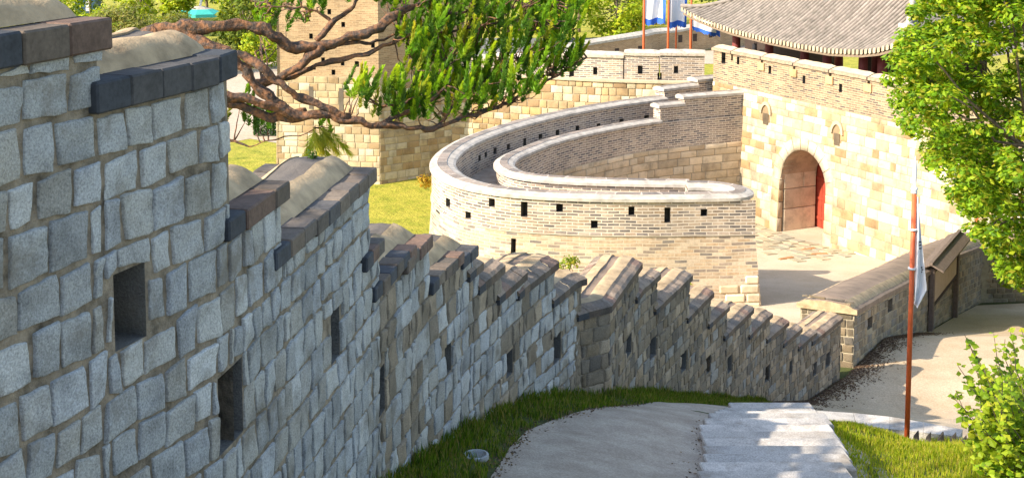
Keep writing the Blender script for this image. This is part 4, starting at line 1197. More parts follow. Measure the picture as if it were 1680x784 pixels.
# ---------------------------------------------------------------- flagpoles on the bank
def flagpole(px, pyb, Y, pyt, lab, mirror=1, r=.034, group=None, flag=True):
    b = at(px, pyb, Y); top = at(px + 9, pyt, Y); H = top.z - b.z
    t = thing('flagpole', (b.x, b.y, b.z - .2), lab, 'flagpole', group)
    m = MB(); m.tube([(b.x, b.y, b.z - .3), (b.x, b.y, b.z + H * .45), (b.x + .0, b.y, b.z + H * .87)], [r * 1.1, r, r * .95], 14); m.build('pole', 'red', t, True)
    m = MB(); z = b.z + H * .87
    prof = [(.0, .035), (.02, .055), (.04, .04), (.06, .06), (.08, .05), (.10, .02), (.16, .03), (.30, .034), (.40, .02), (.47, .002)]
    m.tube([(b.x, b.y, z + a * H / 3.5) for a, _ in prof], [q * r / .04 for _, q in prof], 12); m.build('finial', 'steel', t, True)
    for f in (.60, .74):
        m = MB(); m.tube([(b.x, b.y, b.z + H * f), (b.x, b.y, b.z + H * f + .025)], [r * 1.6] * 2, 14); m.build('ring', 'steel', t, True)
    if flag:
        m = MB(); rows = []; f0, f1 = .86, .48
        for i in range(25):
            u = i / 24; z = b.z + H * (f0 - (f0 - f1) * u); w = .02 + .15 * min(1, u * 1.15) if u < .82 else .17 - (u - .82) * .7
            rows.append([Vector((b.x + r + w * q + .008 * math.sin(q * 9 + u * 3), b.y + .05 * math.sin(q * 8 + u * 4) * (.4 + u) - .01, z - .06 * q * u)) for q in [j / 10 for j in range(11)]])
        o = m; m.grid(rows); m.grid([[p + Vector((0, .006, 0)) for p in r_] for r_ in rows], (1, 1, 1), 0, None, True)
        fo = m.build('flag', 'cloth', t, True)
        mk = MB()
        for u, a0, a1 in ((.42, .3, .62), (.45, .3, .62), (.48, .3, .62), (.66, .48, .64), (.68, .52, .70), (.70, .50, .60)):
            r_ = rows[int(u * 24)]; z = b.z + H * (f0 - (f0 - f1) * u); w = .02 + .15 * min(1, u * 1.15)
            mk.box((b.x + r + w * a0, b.y - .075, z), (w * (a1 - a0), 0, .004), (0, .004, 0), (0, 0, .018))
        mk.build('lettering', 'black', fo)
    return t
q = hitT(1488, 712); 
if DEBUG: print('flag', q)
flagpole(1488, 712, min(q.y, 18.6), 258, 'red flagpole with silver spear tip and limp white banner on the grass bank')
flagpole(1597, 520, 57, 238, 'distant red flagpole mostly hidden by leafy tree behind the notice board', r=.07, flag=False)

# four flags behind the city wall
for i, (px, py0, Y, fl, lab) in enumerate(((1056, 84, 92, (1, 34, -40, 37), 'red flagpole with flat white and blue banner, farthest from the tiled roof'), (1096, 82, 93, (1, 29, -40, 42), 'thick red flagpole with white and blue banner behind middle merlon'),
                                           (1109, 82, 97, None, 'thin red flagpole just behind the thick one, its banner above the picture'), (1133, 86, 90, (1, 48, 14, 46), 'red flagpole nearest the roof corner with drooping white blue edged banner'))):
    b = at(px, py0, Y); gzv = -18.5; t = thing('flagpole', (b.x, b.y, gzv), lab, 'flagpole', 'red flagpoles behind the city wall')
    m = MB(); ztop = at(px, -150, Y).z; m.tube([(b.x, b.y, gzv), (b.x, b.y, ztop)], .08 if i != 2 else .06, 10); m.build('pole', 'red', t, True)
    if fl:
        x0, x1, yt, yb = fl; m = MB(); rows = []; z1 = at(px, yb, Y).z; z0 = at(px, yt, Y).z; W_ = (x1 - x0) / F * Y; e = MB()
        def fp_(u, v): 
            droop = (.25 * u * W_ if i == 3 else .05 * math.sin(u * 7 + i))
            return Vector((b.x + .08 + W_ * u, b.y + .25 * math.sin(u * 9 + v * 3 + i) * u, z0 + (z1 - z0) * v - droop * 1.2 - .1 * abs(math.sin(u * 11 + i)) * (v > .95)))
        us = [j / 16 for j in range(17)]
        m.grid([[fp_(u * .86, v) for u in us] for v in (0, .25, .5, .75, .92)]); fo = m.build('flag', 'cloth', t, True)
        e.grid([[fp_(.86 + .14 * u, v) for u in (0, .5, 1)] for v in (0, .25, .5, .75, 1.0)]); e.grid([[fp_(u * .86, v) + Vector((0, 0, -.12 * abs(math.sin(u * 23)) * (v > .99))) for u in us] for v in (.92, 1.0)])
        e.build('blue_border', 'blue', fo, True)

# ---------------------------------------------------------------- notice board
a = hitT(1527, 545); b = hitT(1567, 522)
if DEBUG: print('board', a, b)
nb = thing('notice_board', tuple(a), 'dark wooden notice board on two posts under a small sloping roof', 'notice board')
d = Vector((b.x - a.x, b.y - a.y, 0)); L = d.length; d.normalize(); n = Vector((d.y, -d.x, 0)); 
if n.x > 0: n = -n
up = Vector((0, 0, 1)); Hb = at(1527, 440, a.y).z - a.z; zt = a.z + Hb
for q in (a, b):
    m = MB(); o = Vector((q.x, q.y, q.z - .2)) - d * .07 - n * .07; m.box(o, d * .15, n * .15, up * (zt - o.z), (1, 1, 1), 0, .012); m.build('post', 'wood', nb)
z1 = zt - .12; z0 = zt - Hb * .60
m = MB(); o = Vector((a.x, a.y, z0)) + d * .14 - n * .02; m.box(o, d * (L - .28), n * .05, up * (z1 - z0)); pn = m.build('panel', 'panel', nb)
m = MB()
for u, v, w, h in ((.08, z0 - .03, L - .16, .09), (.08, z1 - .05, L - .16, .09)):
    m.box(Vector((a.x, a.y, v)) + d * u - n * .05, d * w, n * .11, up * h)
for u in (.08, L - .15): m.box(Vector((a.x, a.y, z0 + .06)) + d * u - n * .05, d * .07, n * .11, up * (z1 - z0 - .11))
m.build('frame', 'dark', nb)
m = MB(); m.box(Vector((a.x, a.y, z0 - .14)) + d * .05 - n * .02 + n * .06, d * (L - .1), n * .12, up * .05, (1, 1, 1), 0, .005); m.build('ledge', 'wood', nb)
m = MB()
for s_ in (-1, 1):
    r0 = Vector((a.x, a.y, zt + .20)) - d * .3; e0 = Vector((a.x, a.y, zt + .02)) - d * .3 + n * s_ * .38
    dd = d * (L + .6); th = Vector((0, 0, -.05)); q = [r0, r0 + dd, e0 + dd, e0]
    m.add(q + [p + th for p in q], [(0, 1, 2, 3), (7, 6, 5, 4), (0, 4, 5, 1), (1, 5, 6, 2), (2, 6, 7, 3), (3, 7, 4, 0)])
m.box(Vector((a.x, a.y, zt + .17)) - d * .32 - n * .05, d * (L + .64), n * .1, up * .07)
m.build('roof', 'wood', nb)

# ---------------------------------------------------------------- wall far away on the inner side
fw = Curve([tuple(at(860, 108, 139).xy), tuple(at(960, 100, 142).xy), tuple(at(1060, 92, 146).xy), tuple(at(1075, 92, 148).xy), tuple(at(1160, 82, 151).xy), tuple(at(1270, 70, 158).xy)])
ftop = [(fw.hit(a, b)[0], fw.hit(a, b)[1].z) for a, b in ((862, 92), (960, 74), (1060, 58), (1110, 52), (1160, 42), (1265, 24))]
FWS = lambda s, z, o=0: fw.at(s, o, z)
fo = thing('distant_wall', tuple(fw.at(fw.L / 2, 0, -18.5)), 'distant pale brick wall with square holes running behind the banners', 'city wall')
m = MB(); n = 40; uvs = []
for i in range(n):
    a, b = fw.L * i / n, fw.L * (i + 1) / n; za, zb2 = interp(a, ftop), interp(b, ftop)
    m.quad(fw.at(a, 0, -18.7), fw.at(b, 0, -18.7), fw.at(b, 0, zb2), fw.at(a, 0, za), (1, 1, 1), 0, [(a, 0), (b, 0), (b, zb2 + 18.7), (a, za + 18.7)])
    m.quad(fw.at(b, -1, -18.7), fw.at(a, -1, -18.7), fw.at(a, -1, za), fw.at(b, -1, zb2), (1, 1, 1), 0, [(a, 0), (b, 0), (b, zb2 + 18.7), (a, za + 18.7)])
m.build('brickwork', 'brick_tower', fo)
m = MB(); m.grid([[fw.at(fw.L * i / n, o, interp(fw.L * i / n, ftop) + h) for o, h in ((.12, -.12), (.12, .12), (-.5, .42), (-1.12, .12))] for i in range(n + 1)]); m.build('coping', 'white', fo)
for px, py in ((880, 108), (1012, 86), (1050, 82), (1116, 64), (1140, 62), (1166, 56)):
    t, p = fw.hit(px, py); m = MB(); m.box(fw.at(t - .25, .03, p.z - .4), fw.at(t + .25, .03, p.z - .4) - fw.at(t - .25, .03, p.z - .4), fw.at(t, -.4, 0) - fw.at(t, .0, 0), (0, 0, .8)); m.build('gun_hole', 'dark', fo)
# ============================================================ vegetation
def vary(rg, c, v=.25):
    k = 1 + rg.uniform(-v, v); w = 1 + rg.uniform(-.12, .12); return (c[0] * k * w, c[1] * k, c[2] * k)
def leafquad(m, p, n, size, asp, col, rg):
    n = n.normalized(); a = n.orthogonal().normalized(); an = rg.uniform(0, 2 * PI); u = a * math.cos(an) + n.cross(a) * math.sin(an); v = n.cross(u)
    u *= size * asp * .5; v *= size * .5; k = n * size * .12
    m.add([p - v, p + u - k, p + v, p - u - k], [(0, 1, 2, 3)], col)
def rndsph(rg):
    while 1:
        v = Vector((rg.uniform(-1, 1), rg.uniform(-1, 1), rg.uniform(-1, 1)))
        if .05 < v.length < 1: return v
def clump(m, c, r, n, size, cols, rg, asp=.55, flat=.75, up=.6, shell=.45):
    for _ in range(n):
        v = rndsph(rg); v = v * (shell + (1 - shell) * rg.random()) / max(v.length, .3) if rg.random() < .75 else v
        p = c + Vector((v.x * r, v.y * r, v.z * r * flat)); nn = v.normalized() * .6 + Vector((0, 0, up)) + rndsph(rg) * .7
        leafquad(m, p, nn, size * rg.uniform(.7, 1.25), asp, vary(rg, rg.choice(cols), .2), rg)
def branchy(m, p0, p1, r0, r1, rg, n=7, wob=.12, sides=8, col=(1, 1, 1)):
    L = (p1 - p0).length; pts = []
    ph = rg.uniform(0, 99)
    for i in range(n):
        t = i / (n - 1); q = p0.lerp(p1, t) + Vector((noise.noise(Vector((t * 3 + ph, 0, 0))), noise.noise(Vector((0, t * 3 + ph, 0))), noise.noise(Vector((0, 0, t * 3 + ph))))) * L * wob * math.sin(PI * t)
        pts.append(q)
    m.tube(pts, [r0 + (r1 - r0) * i / (n - 1) for i in range(n)], sides, col, 0, True, .25); return pts

# ---- broadleaf tree on the right
rg = random.Random(101)
base = Vector((18.6, 43.5, T(18.6, 43.5)))
tr = thing('broadleaf_tree', tuple(base), 'large leafy green tree at the right overhanging the notice board and gatehouse', 'tree')
tm = MB(); tm.tube([base + Vector((0, 0, -.3)), base + Vector((-.1, .1, 2)), base + Vector((.1, 0, 4)), base + Vector((-.2, 0, 6.5))], [.42, .34, .3, .22], 12, (1, 1, 1), 0, True, .2)
cr = MB(); lc = [(.12, .25, .012), (.18, .32, .015), (.25, .38, .02), (.07, .16, .012), (.33, .43, .03), (.14, .27, .015), (.30, .31, .03)]
cl = []
# lower/left silhouette of the crown from the photo
edge = [(-60, 1480), (0, 1486), (30, 1478), (60, 1462), (90, 1445), (125, 1436), (165, 1452), (200, 1462), (235, 1490), (265, 1500), (300, 1528), (335, 1560), (370, 1572), (400, 1600), (430, 1612), (470, 1640), (500, 1760)]
for _ in range(720):
    py = rg.uniform(-260, 478); e = interp(py, edge); px = e + 22 + abs(rg.gauss(0, 1)) * 130 if rg.random() < .6 else rg.uniform(e + 20, 2050)
    if px > 2050: continue
    dx = (px - 1760) / 330; dy = (py - 110) / 380; k = 1 - dx * dx * .75 - dy * dy * .5
    if k < 0: k = .02
    Y = 43.5 + rg.uniform(-1, 1) * 4.2 * math.sqrt(k) - (1.2 if rg.random() < .5 else 0); r = rg.uniform(.35, .8)
    p = at(px, py, Y)
    # keep leaves within the outline
    cl.append((p, min(r, max(.3, (px - e) / F * Y * .9))))
for p, r in cl:
    clump(cr, p, r, int(120 * r / .7), .21, lc, rg, .6, .6, .8)
    if rg.random() < .08:
        s = base + Vector((rg.uniform(-.2, .2), 0, rg.uniform(2.8, 6.5))); branchy(tm, s, p, .08, .02, rg, 7, .15, 5)
tm.build('trunk', 'bark', tr, True); cr.build('crown', 'leaf', tr)

# ---- shrub at the lower right
rg = random.Random(55)
sb = Vector((5.35, 13.2, T(5.35, 13.2))); sh = thing('leafy_shrub', tuple(sb), 'bright green shrub with round leaves at the lower right corner', 'shrub')
sm = MB(); lf = MB(); sc_ = [(.26, .38, .02), (.36, .46, .03), (.16, .28, .015), (.46, .52, .04), (.30, .42, .03)]
tips = [(1578, 552, 13.2), (1560, 655, 13.0), (1590, 600, 13.3), (1645, 560, 13.4), (1672, 545, 13.2), (1615, 640, 13), (1600, 700, 12.8), (1640, 620, 13.1), (1660, 700, 12.7), (1690, 600, 13.5), (1630, 740, 12.6), (1575, 690, 13), (1700, 680, 13), (1720, 560, 13.4), (1608, 660, 13.3), (1650, 580, 13.6), (1585, 625, 13.1), (1680, 760, 12.6), (1650, 650, 12.9), (1740, 620, 13.2)]
tips = [(a + 4, b - 4, c) for a, b, c in tips] + [(1588, 562, 13.2), (1572, 600, 13.1), (1568, 640, 13), (1630, 545, 13.4), (1655, 535, 13.3), (1600, 580, 13.2), (1575, 720, 12.8)]
tips += [(rg.uniform(1600, 1760), rg.uniform(600, 770), rg.uniform(12.5, 13.7)) for _ in range(90)] + [(rg.uniform(1585, 1680), rg.uniform(575, 760), rg.uniform(12.3, 13.5)) for _ in range(45)]
for px, py, Y in tips:
    tip = at(px, py, Y); pts = branchy(sm, sb + Vector((rg.uniform(-.15, .15), rg.uniform(-.15, .15), 0)), tip, .012, .003, rg, 10, .12, 5)
    for i in range(3, 10):
        for _ in range(10 if i < 8 else 6):
            q = pts[i - 1].lerp(pts[i], rg.random()) + rndsph(rg) * (.10 if i < 8 else .055)
            leafquad(lf, q, Vector((rg.uniform(-.7, .3), rg.uniform(-.9, .1), .8)), rg.uniform(.055, .095), .85, vary(rg, rg.choice(sc_), .2), rg)
sm.build('stems', 'bark', sh, True); lf.build('foliage', 'leaf', sh)

# ---- pine whose branch reaches over the wall
rg = random.Random(202)
PB = {
 'A': ([(255, 52, 15.2), (300, 43, 15.2), (350, 45, 15.2), (400, 42, 15.3), (440, 54, 15.3), (490, 76, 15.4), (535, 74, 15.5), (600, 56, 15.6), (640, 32, 15.7), (690, 2, 15.9), (740, -30, 16)], .095, .045),
 'B': ([(258, 55, 15.25), (300, 60, 15.2), (340, 70, 15.15), (370, 84, 15.1), (395, 110, 15.1), (425, 145, 15.1), (455, 172, 15.1), (500, 186, 15.1)], .08, .06),
 'B2': ([(368, 82, 15.0), (400, 90, 14.95), (430, 110, 14.9), (455, 135, 14.95), (485, 160, 15.0), (530, 176, 15.05), (575, 190, 15.1)], .055, .04),
 'C': ([(335, 148, 14.8), (360, 155, 14.8), (395, 160, 14.85), (440, 172, 14.9), (490, 190, 15), (535, 187, 15.05), (580, 197, 15.1), (630, 208, 15.2), (680, 213, 15.3), (730, 204, 15.5), (780, 186, 15.7), (840, 165, 15.9), (890, 140, 16.1), (935, 110, 16.3), (962, 95, 16.4)], .065, .012),
 'C0': ([(210, 140, 15.6), (280, 160, 15.2), (335, 150, 14.85), (350, 166, 14.8), (400, 176, 14.9), (450, 192, 15), (500, 192, 15), (540, 190, 15.05)], .06, .045),
 'D': ([(430, 128, 15.5), (470, 124, 15.5), (520, 110, 15.5), (585, 93, 15.6), (635, 74, 15.7), (690, 60, 15.9)], .04, .02),
 'E': ([(425, 140, 15.4), (460, 122, 15.4), (500, 98, 15.4), (530, 76, 15.45)], .055, .06),
 'F': ([(535, 76, 15.5), (580, 72, 15.6), (620, 66, 15.8), (680, 56, 16)], .03, .016),
 'G': ([(522, 66, 15.5), (545, 42, 15.6), (575, 14, 15.7), (600, -15, 15.8)], .04, .03),
 'G2': ([(545, 42, 15.6), (520, 18, 15.6), (480, 14, 15.5), (440, 6, 15.4)], .02, .008),
 'H': ([(620, 206, 15.2), (660, 192, 15.3), (700, 170, 15.4), (730, 150, 15.5), (740, 128, 15.6), (733, 100, 15.7)], .03, .012),
 'H2': ([(625, 175, 15.2), (660, 170, 15.3), (700, 158, 15.4)], .016, .006),
 'I': ([(330, 222, 15.2), (360, 230, 15.2), (385, 230, 15.2), (410, 240, 15.2), (440, 230, 15.25), (500, 222, 15.3), (520, 214, 15.3)], .016, .006),
 'J': ([(720, 205, 15.5), (760, 160, 15.7), (800, 130, 15.9), (850, 100, 16.1)], .022, .008),
 'K': ([(690, 60, 15.9), (740, 50, 16), (800, 40, 16.1), (880, 35, 16.3)], .02, .008),
 'L': ([(690, 2, 15.9), (750, 20, 16.1), (820, 10, 16.2), (900, 8, 16.4)], .025, .008),
}
pt = at(225, 300, 15.6); gzp = O(pt.x, pt.y)
pn = thing('pine_tree', (pt.x, pt.y, gzp), 'red barked pine tree whose bent branches and needles spread above the wall', 'pine tree')
tm = MB(); tr_ = [Vector((pt.x, pt.y, gzp - .3)), Vector((pt.x + .1, pt.y, gzp + 2.5)), at(215, 300, 15.6), at(205, 170, 15.6), at(215, 90, 15.4), at(240, 60, 15.25), at(262, 52, 15.2)]
tm.tube(tr_, [.24, .2, .17, .14, .12, .11, .10], 14, (1, 1, 1), 0, True, .4)
tm.build('trunk', 'pine', pn, True)
allp = []
for k_, (pts, r0, r1) in PB.items():
    P = [at(*q) for q in pts]; Q = []
    for a, b in zip(P, P[1:]):
        for j in range(5): Q.append(a.lerp(b, j / 5))
    Q.append(P[-1])
    Q = [q + Vector((noise.noise(q * 2.3), 0, noise.noise(q * 2.3 + Vector((9, 0, 0))))) * .035 + Vector((noise.noise(q * 7), noise.noise(q * 6), noise.noise(q * 7 + Vector((9, 0, 0))))) * .045 for q in Q]
    n = len(Q); m = MB(); m.tube(Q, [(r0 + (r1 - r0) * i / (n - 1)) * .84 * (1 + .5 * noise.noise(Q[i] * 6)) for i in range(n)], 14, (1, 1, 1), 0, True, .7); m.build('limb', 'pine', pn, True)
    allp += [(q, k_) for q in Q]
nd = MB(); tw_ = MB()
ncol = [(.055, .16, .012), (.09, .23, .015), (.14, .30, .015), (.035, .10, .012), (.20, .34, .02)]
ycol = [(.20, .28, .02), (.26, .30, .03)]
def tuft(p, d, L, n, nl, cols, spread=.45):
    d = d.normalized(); a = d.orthogonal().normalized(); b = d.cross(a)
    base = rg.choice(cols); tipc = (base[0] * 1.9 + .02, base[1] * 1.5 + .01, base[2])
    for _ in range(n):
        t = rg.random() ** .9; o = p + d * (L * t); an = rg.uniform(0, 2 * PI); s = spread * rg.uniform(.7, 1.3) * (1.7 - 1.3 * t)
        q = (d + (a * math.cos(an) + b * math.sin(an)) * s).normalized(); l = nl * rg.uniform(.75, 1.15); w = q.cross(Vector((.3, 1, .1))).normalized() * (.0042 if nl < .1 else .0024)
        g_ = Vector((0, 0, -.06 * l)); k = t ** 2; c = vary(rg, tuple(x * (1 - k) + y * k for x, y in zip(base, tipc)), .2)
        nd.add([o - w, o + w, o + q * l * .6 + w + g_ * .3, o + q * l + g_, o + q * l * .6 - w + g_ * .3], [(0, 1, 2, 3, 4)], c)
def inside(px, py, poly):
    c = False; j = len(poly) - 1
    for i in range(len(poly)):
        (xi, yi), (xj, yj) = poly[i], poly[j]
        if (yi > py) != (yj > py) and px < (xj - xi) * (py - yi) / (yj - yi) + xi: c = not c
        j = i
    return c
REG = [([(700, -30), (970, -40), (955, 40), (930, 90), (880, 120), (800, 150), (700, 165), (650, 120), (690, 60)], 330, (15.4, 17.2), 0),
       ([(690, 140), (880, 120), (890, 155), (830, 185), (760, 205), (690, 205)], 90, (15.2, 16.4), 0),
       ([(560, 150), (650, 140), (670, 190), (600, 195)], 26, (15.0, 15.3), 0),
       ([(640, 60), (720, 40), (720, 150), (650, 110)], 55, (15.5, 16.2), 0),
       ([(630, 170), (700, 160), (700, 200), (640, 205)], 26, (15.2, 15.6), 0),
       ([(410, -10), (475, -10), (470, 70), (420, 60)], 24, (15.8, 17), 0), ([(480, -20), (640, -20), (560, 20), (480, 60)], 16, (15.5, 16), 0), ([(590, -20), (700, -20), (690, 40), (620, 20)], 34, (15.7, 16.5), 0),
       ([(345, 175), (440, 180), (440, 215), (360, 215)], 12, (15.2, 15.6), 0), ([(500, 205), (545, 205), (545, 222), (505, 225)], 9, (15.2, 15.4), 1),
       ([(880, 100), (960, 90), (950, 115), (890, 140)], 26, (16, 16.4), 0)]
for poly, cnt, (y0, y1), kind in REG:
    xs = [q[0] for q in poly]; ys = [q[1] for q in poly]; k = 0
    while k < cnt:
        px, py = rg.uniform(min(xs), max(xs)), rg.uniform(min(ys), max(ys))
        if not inside(px, py, poly): continue
        k += 1; p = at(px, py, rg.uniform(y0, y1)); best = min(allp, key=lambda q: (q[0] - p).length_squared * (1 + .0))
        if (best[0] - p).length > .12 and rg.random() < .75:
            branchy(tw_, best[0], p, .010, .004, rg, 6, .18, 5)
        d = Vector((rg.uniform(-.05, .6), rg.uniform(-.5, .3), 1)) if kind == 0 else Vector((rg.uniform(-.5, .6), 0, -.6))
        yel = rg.random() < .12
        tuft(p, d, rg.uniform(.20, .36), 120, .062 if not kind else .12, ycol if yel or kind else ncol, .62)
        if rg.random() < .3: tuft(p, Vector((rg.uniform(-.6, 1), rg.uniform(-.6, .3), .6)), .16, 60, .06, ncol, .6)
tw_.build('twigs', 'pine', pn, True); nd.build('needles', 'needle', pn)

# ---- trees beyond the wall that throw the dappled shade
rg = random.Random(303)
def simple_tree(name, base, top, rx, rz, n, leaf, cols, lab, cat='tree', group=None, trunk_r=.2, leafsz=.2, asp=.5, czoff=0, ncl=40, cr_r=.7, bark='bark'):
    base = Vector(base); t = thing(name, tuple(base), lab, cat, group); tm = MB(); H = top - base.z; c = Vector((base.x, base.y, top - rz + czoff))
    branchy(tm, base + Vector((0, 0, -.3)), Vector((base.x, base.y, c.z + rz * .4)), trunk_r, trunk_r * .4, rg, 8, .04, 9)
    m = MB()
    for _ in range(ncl):
        v = rndsph(rg); v = v.normalized() * (.35 + .6 * rg.random() ** .5); p = c + Vector((v.x * rx, v.y * rx, v.z * rz)); clump(m, p, cr_r * rg.uniform(.7, 1.3), n, leafsz, cols, rg, asp)
        if rg.random() < .4: branchy(tm, Vector((base.x, base.y, c.z - rz * .5 + rg.random() * rz * .6)), p, trunk_r * .3, .02, rg, 6, .1, 5)
    tm.build('trunk', bark, t, True); m.build('crown', leaf, t); return t
simple_tree('pine_tree', (-7.2, 8.6, O(0, 8.6)), 5.2, 2.7, 3.0, 80, 'needle', ncol, 'tall pine tree beyond the wall casting dappled shade on the stairs', 'pine tree', None, .25, .16, .22, 0, 46, .6, 'pine')

# ---- bushes seen over the stepped wall and small weeds
yg = [(.22, .28, .02), (.30, .33, .03), (.15, .22, .02), (.36, .36, .04)]
def weed(px, py, Y, r, n, lab, cat='weed', cols=yg, sz=.08, gr=None, flat=.7, name='weed'):
    p = at(px, py, Y); t = thing(name, (p.x, p.y, p.z - r * .6), lab, cat, gr); m = MB()
    clump(m, p, r, n, sz, cols, rg, .5, flat, .5, .1); m.build('leaves', 'leaf', t)
    s = MB()
    for _ in range(5): branchy(s, Vector((p.x + rg.uniform(-.3, .3) * r, p.y, p.z - r * .8 - .04)), p + rndsph(rg) * r * .6, .006, .003, rg, 4, .1, 4)
    s.build('stems', 'bark', t, True); return t
weed(937, 428, 20.5, .16, 130, 'bright green bush top showing above the stepped wall by the barbican', 'bush', sz=.07, name='bush')
weed(920, 436, 20.5, .12, 70, 'low green sprig beside the bush top over the stepped wall', 'bush', sz=.06, name='bush')
weed(1088, 446, 24.5, .08, 40, 'tiny green sprig over the wall, nearest the angled merlon', 'weed', sz=.05, gr='sprigs over the stepped wall')
weed(1108, 453, 24.8, .06, 26, 'smallest green sprig over the wall between two others', 'weed', sz=.04, gr='sprigs over the stepped wall')
weed(1131, 468, 25.2, .09, 46, 'green sprig over the wall beside the barbican foot', 'weed', sz=.05, gr='sprigs over the stepped wall')
weed(511, 258, 10.6, .055, 90, 'small fern like weed growing on a shaded wall coping', 'weed', [(.06, .14, .02), (.10, .20, .02)], .035, None, 1.2)
p = onz(697, 298, -17.4); weed(699, 297, p.y, .62, 420, 'round orange tinged bush on lawn beside the barbican', 'bush', [(.42, .22, .02), (.46, .30, .03), (.30, .22, .02)], .16, name='bush')
# clipped hedge
p0 = onz(420, 222, -18.5); 
hd = thing('clipped_hedge', tuple(onz(445, 222, -18.5)), 'dark green clipped rectangular hedge standing on the plaza', 'hedge'); m = MB()
c = onz(445, 222, -18.5)
for _ in range(5200):
    x, y, z = rg.uniform(-1.25, 1.25), rg.uniform(-1, 1), rg.uniform(0, 1.9); k = rg.randrange(4)
    if k == 0: z = 1.9
    elif k == 1: y = -1
    elif k == 2: x = -1.25
    q = c + Vector((x + rg.uniform(-.06, .06), y + rg.uniform(-.06, .06) + 1, z + rg.uniform(-.06, .06))); leafquad(m, q, rndsph(rg) + Vector((0, -.3, .5)), .14, .7, vary(rg, rg.choice([(.03, .09, .02), (.05, .13, .02), (.02, .06, .015)]), .2), rg)
m.build('foliage', 'leaf', hd)
m = MB(); m.tube([c + Vector((0, 1, -.2)), c + Vector((0, 1, 1.2))], .1, 8); m.build('stem', 'bark', hd, True)

# ---- background trees
fgc = [(.28, .38, .02), (.38, .46, .03), (.20, .30, .02), (.44, .48, .04)]
dkc = [(.07, .12, .02), (.10, .16, .03), (.05, .09, .015)]
olc = [(.22, .24, .06), (.28, .27, .09), (.17, .20, .04)]
def bg(px, pyb, pyt, wpx, cols, lab, cat='tree', name='tree', ncl=40, n=46, sz=.55, czk=.8):
    b = onz(px, pyb, -18.5); z = at(px, pyt, b.y).z; r = wpx / 2 / F * b.y; H = z + 18.5
    simple_tree(name, (b.x, b.y, -18.5), z, r, min(H * .5, r * 1.2) if H > r else H * .6, n, 'leaf', cols, lab, cat, 'trees and bushes beyond the walls', .22, sz, .6, 0, ncl, r * .34)
bg(1012, 66, -60, 110, fgc, 'bright green round tree standing behind the left banner', ncl=60)
bg(895, 70, -50, 90, fgc, 'bright green tree partly behind the pine needles, left of the banner tree', ncl=50)
bg(950, 52, -70, 80, [(.12, .18, .02), (.16, .22, .03)], 'taller darker green tree between two bright ones behind the city wall')
bg(95, 62, -60, 110, fgc, 'yellow green tree over the nearest coping at the far left')
bg(30, 60, -90, 110, dkc, 'dark tree at the top left corner')
bg(205, 95, 8, 120, olc, 'feathery olive green bush behind the second coping', 'bush', 'bush', 60, 60, .4)
bg(290, 98, 20, 100, olc, 'olive bush just left of the pine bough', 'bush', 'bush', 50, 60, .4)
bg(232, 60, -70, 90, fgc, 'bright yellow green tree above the olive bushes')
bg(292, 50, -40, 60, fgc, 'bright tree left of the teal canopy')
bg(400, 92, -20, 110, [(.16, .22, .03), (.22, .26, .03), (.10, .15, .02)], 'green tree behind the pine boughs right of the teal canopy', ncl=60)
bg(455, 60, -60, 90, dkc, 'dark green tree next to the watchtower')
bg(350, 118, 62, 90, olc, 'low olive bush under the upper pine bough', 'bush', 'bush', 30, 50, .4)
bg(150, 40, -120, 120, dkc, 'dark tree behind the blue booth')
bg(340, 20, -140, 120, dkc, 'dark tall tree behind the teal canopy')
bg(800, 40, -80, 120, dkc, 'dark tree behind the pine needles above the city wall')
bg(1200, 30, -90, 140, dkc, 'dark tree behind the tiled roof corner')
bg(60, 84, 10, 90, olc, 'olive bush low behind the first coping', 'bush', 'bush', 30, 50, .4)
bg(160, 78, 10, 80, fgc, 'bright round bush under the blue booth', 'bush', 'bush', 34, 50, .4)
bg(268, 40, -90, 110, [(.16, .22, .03), (.22, .27, .03)], 'mid green tree behind the bright tree by the teal canopy')
bg(378, 30, -110, 120, fgc, 'tall bright tree right of the teal canopy and behind the pine bough')
bg(430, 110, 50, 70, fgc, 'bright green bush between pine boughs left of the watchtower', 'bush', 'bush', 34, 50, .4)
bg(1075, 40, -110, 120, fgc, 'bright tree behind the right white banners')
bg(640, 20, -120, 140, dkc, 'dark tree right behind the watchtower')
# teal and white canopy, blue booth
c = onz(328, 42, -18.5); cn = thing('market_canopy', tuple(c), 'teal and white canopy on a post among the trees', 'canopy'); zc = at(328, 22, c.y).z
m = MB(); m.tube([c, (c.x, c.y, zc + .5), at(334, -20, c.y)], .16, 8); m.build('post', 'steel', cn, True)
M['teal'] = plain_mat('teal_cloth', (.04, .42, .40), 3, .1, .6, .1)
m = MB()
for i, (mt, z0, r) in enumerate(((0, .0, 2.0),)):
    for k in range(8):
        a, b = 2 * PI * k / 8, 2 * PI * (k + 1) / 8; A = c.xy
        f = lambda an, rr, z: Vector((c.x + math.cos(an) * rr * 1.3, c.y + math.sin(an) * rr, zc + z))
        m.quad(f(a, .3, .9), f(a, 1.3, .55), f(b, 1.3, .55), f(b, .3, .9), (1, 1, 1), 0); m.quad(f(a, 1.3, .55), f(a, 2.3, .0), f(b, 2.3, .0), f(b, 1.3, .55), (1, 1, 1), 1); m.quad(f(a, 2.3, 0), f(a, 2.3, -.4), f(b, 2.3, -.4), f(b, 2.3, 0), (1, 1, 1), 1)
m.build('awning', ['white', 'teal'], cn)
M['bluepaint'] = plain_mat('blue_paint', (.03, .08, .15), 3, .2, .6, .1)
c = onz(140, 26, -18.5); bo = thing('blue_booth', tuple(c), 'dark blue booth with a pale window strip beyond the second coping', 'booth')
w_ = 34 / F * c.y; m = MB(); m.box((c.x - w_ / 2, c.y, -18.5), (w_, 0, 0), (0, 3, 0), (0, 0, 4.2), (1, 1, 1), 0, .05); m.build('walls', 'bluepaint', bo)
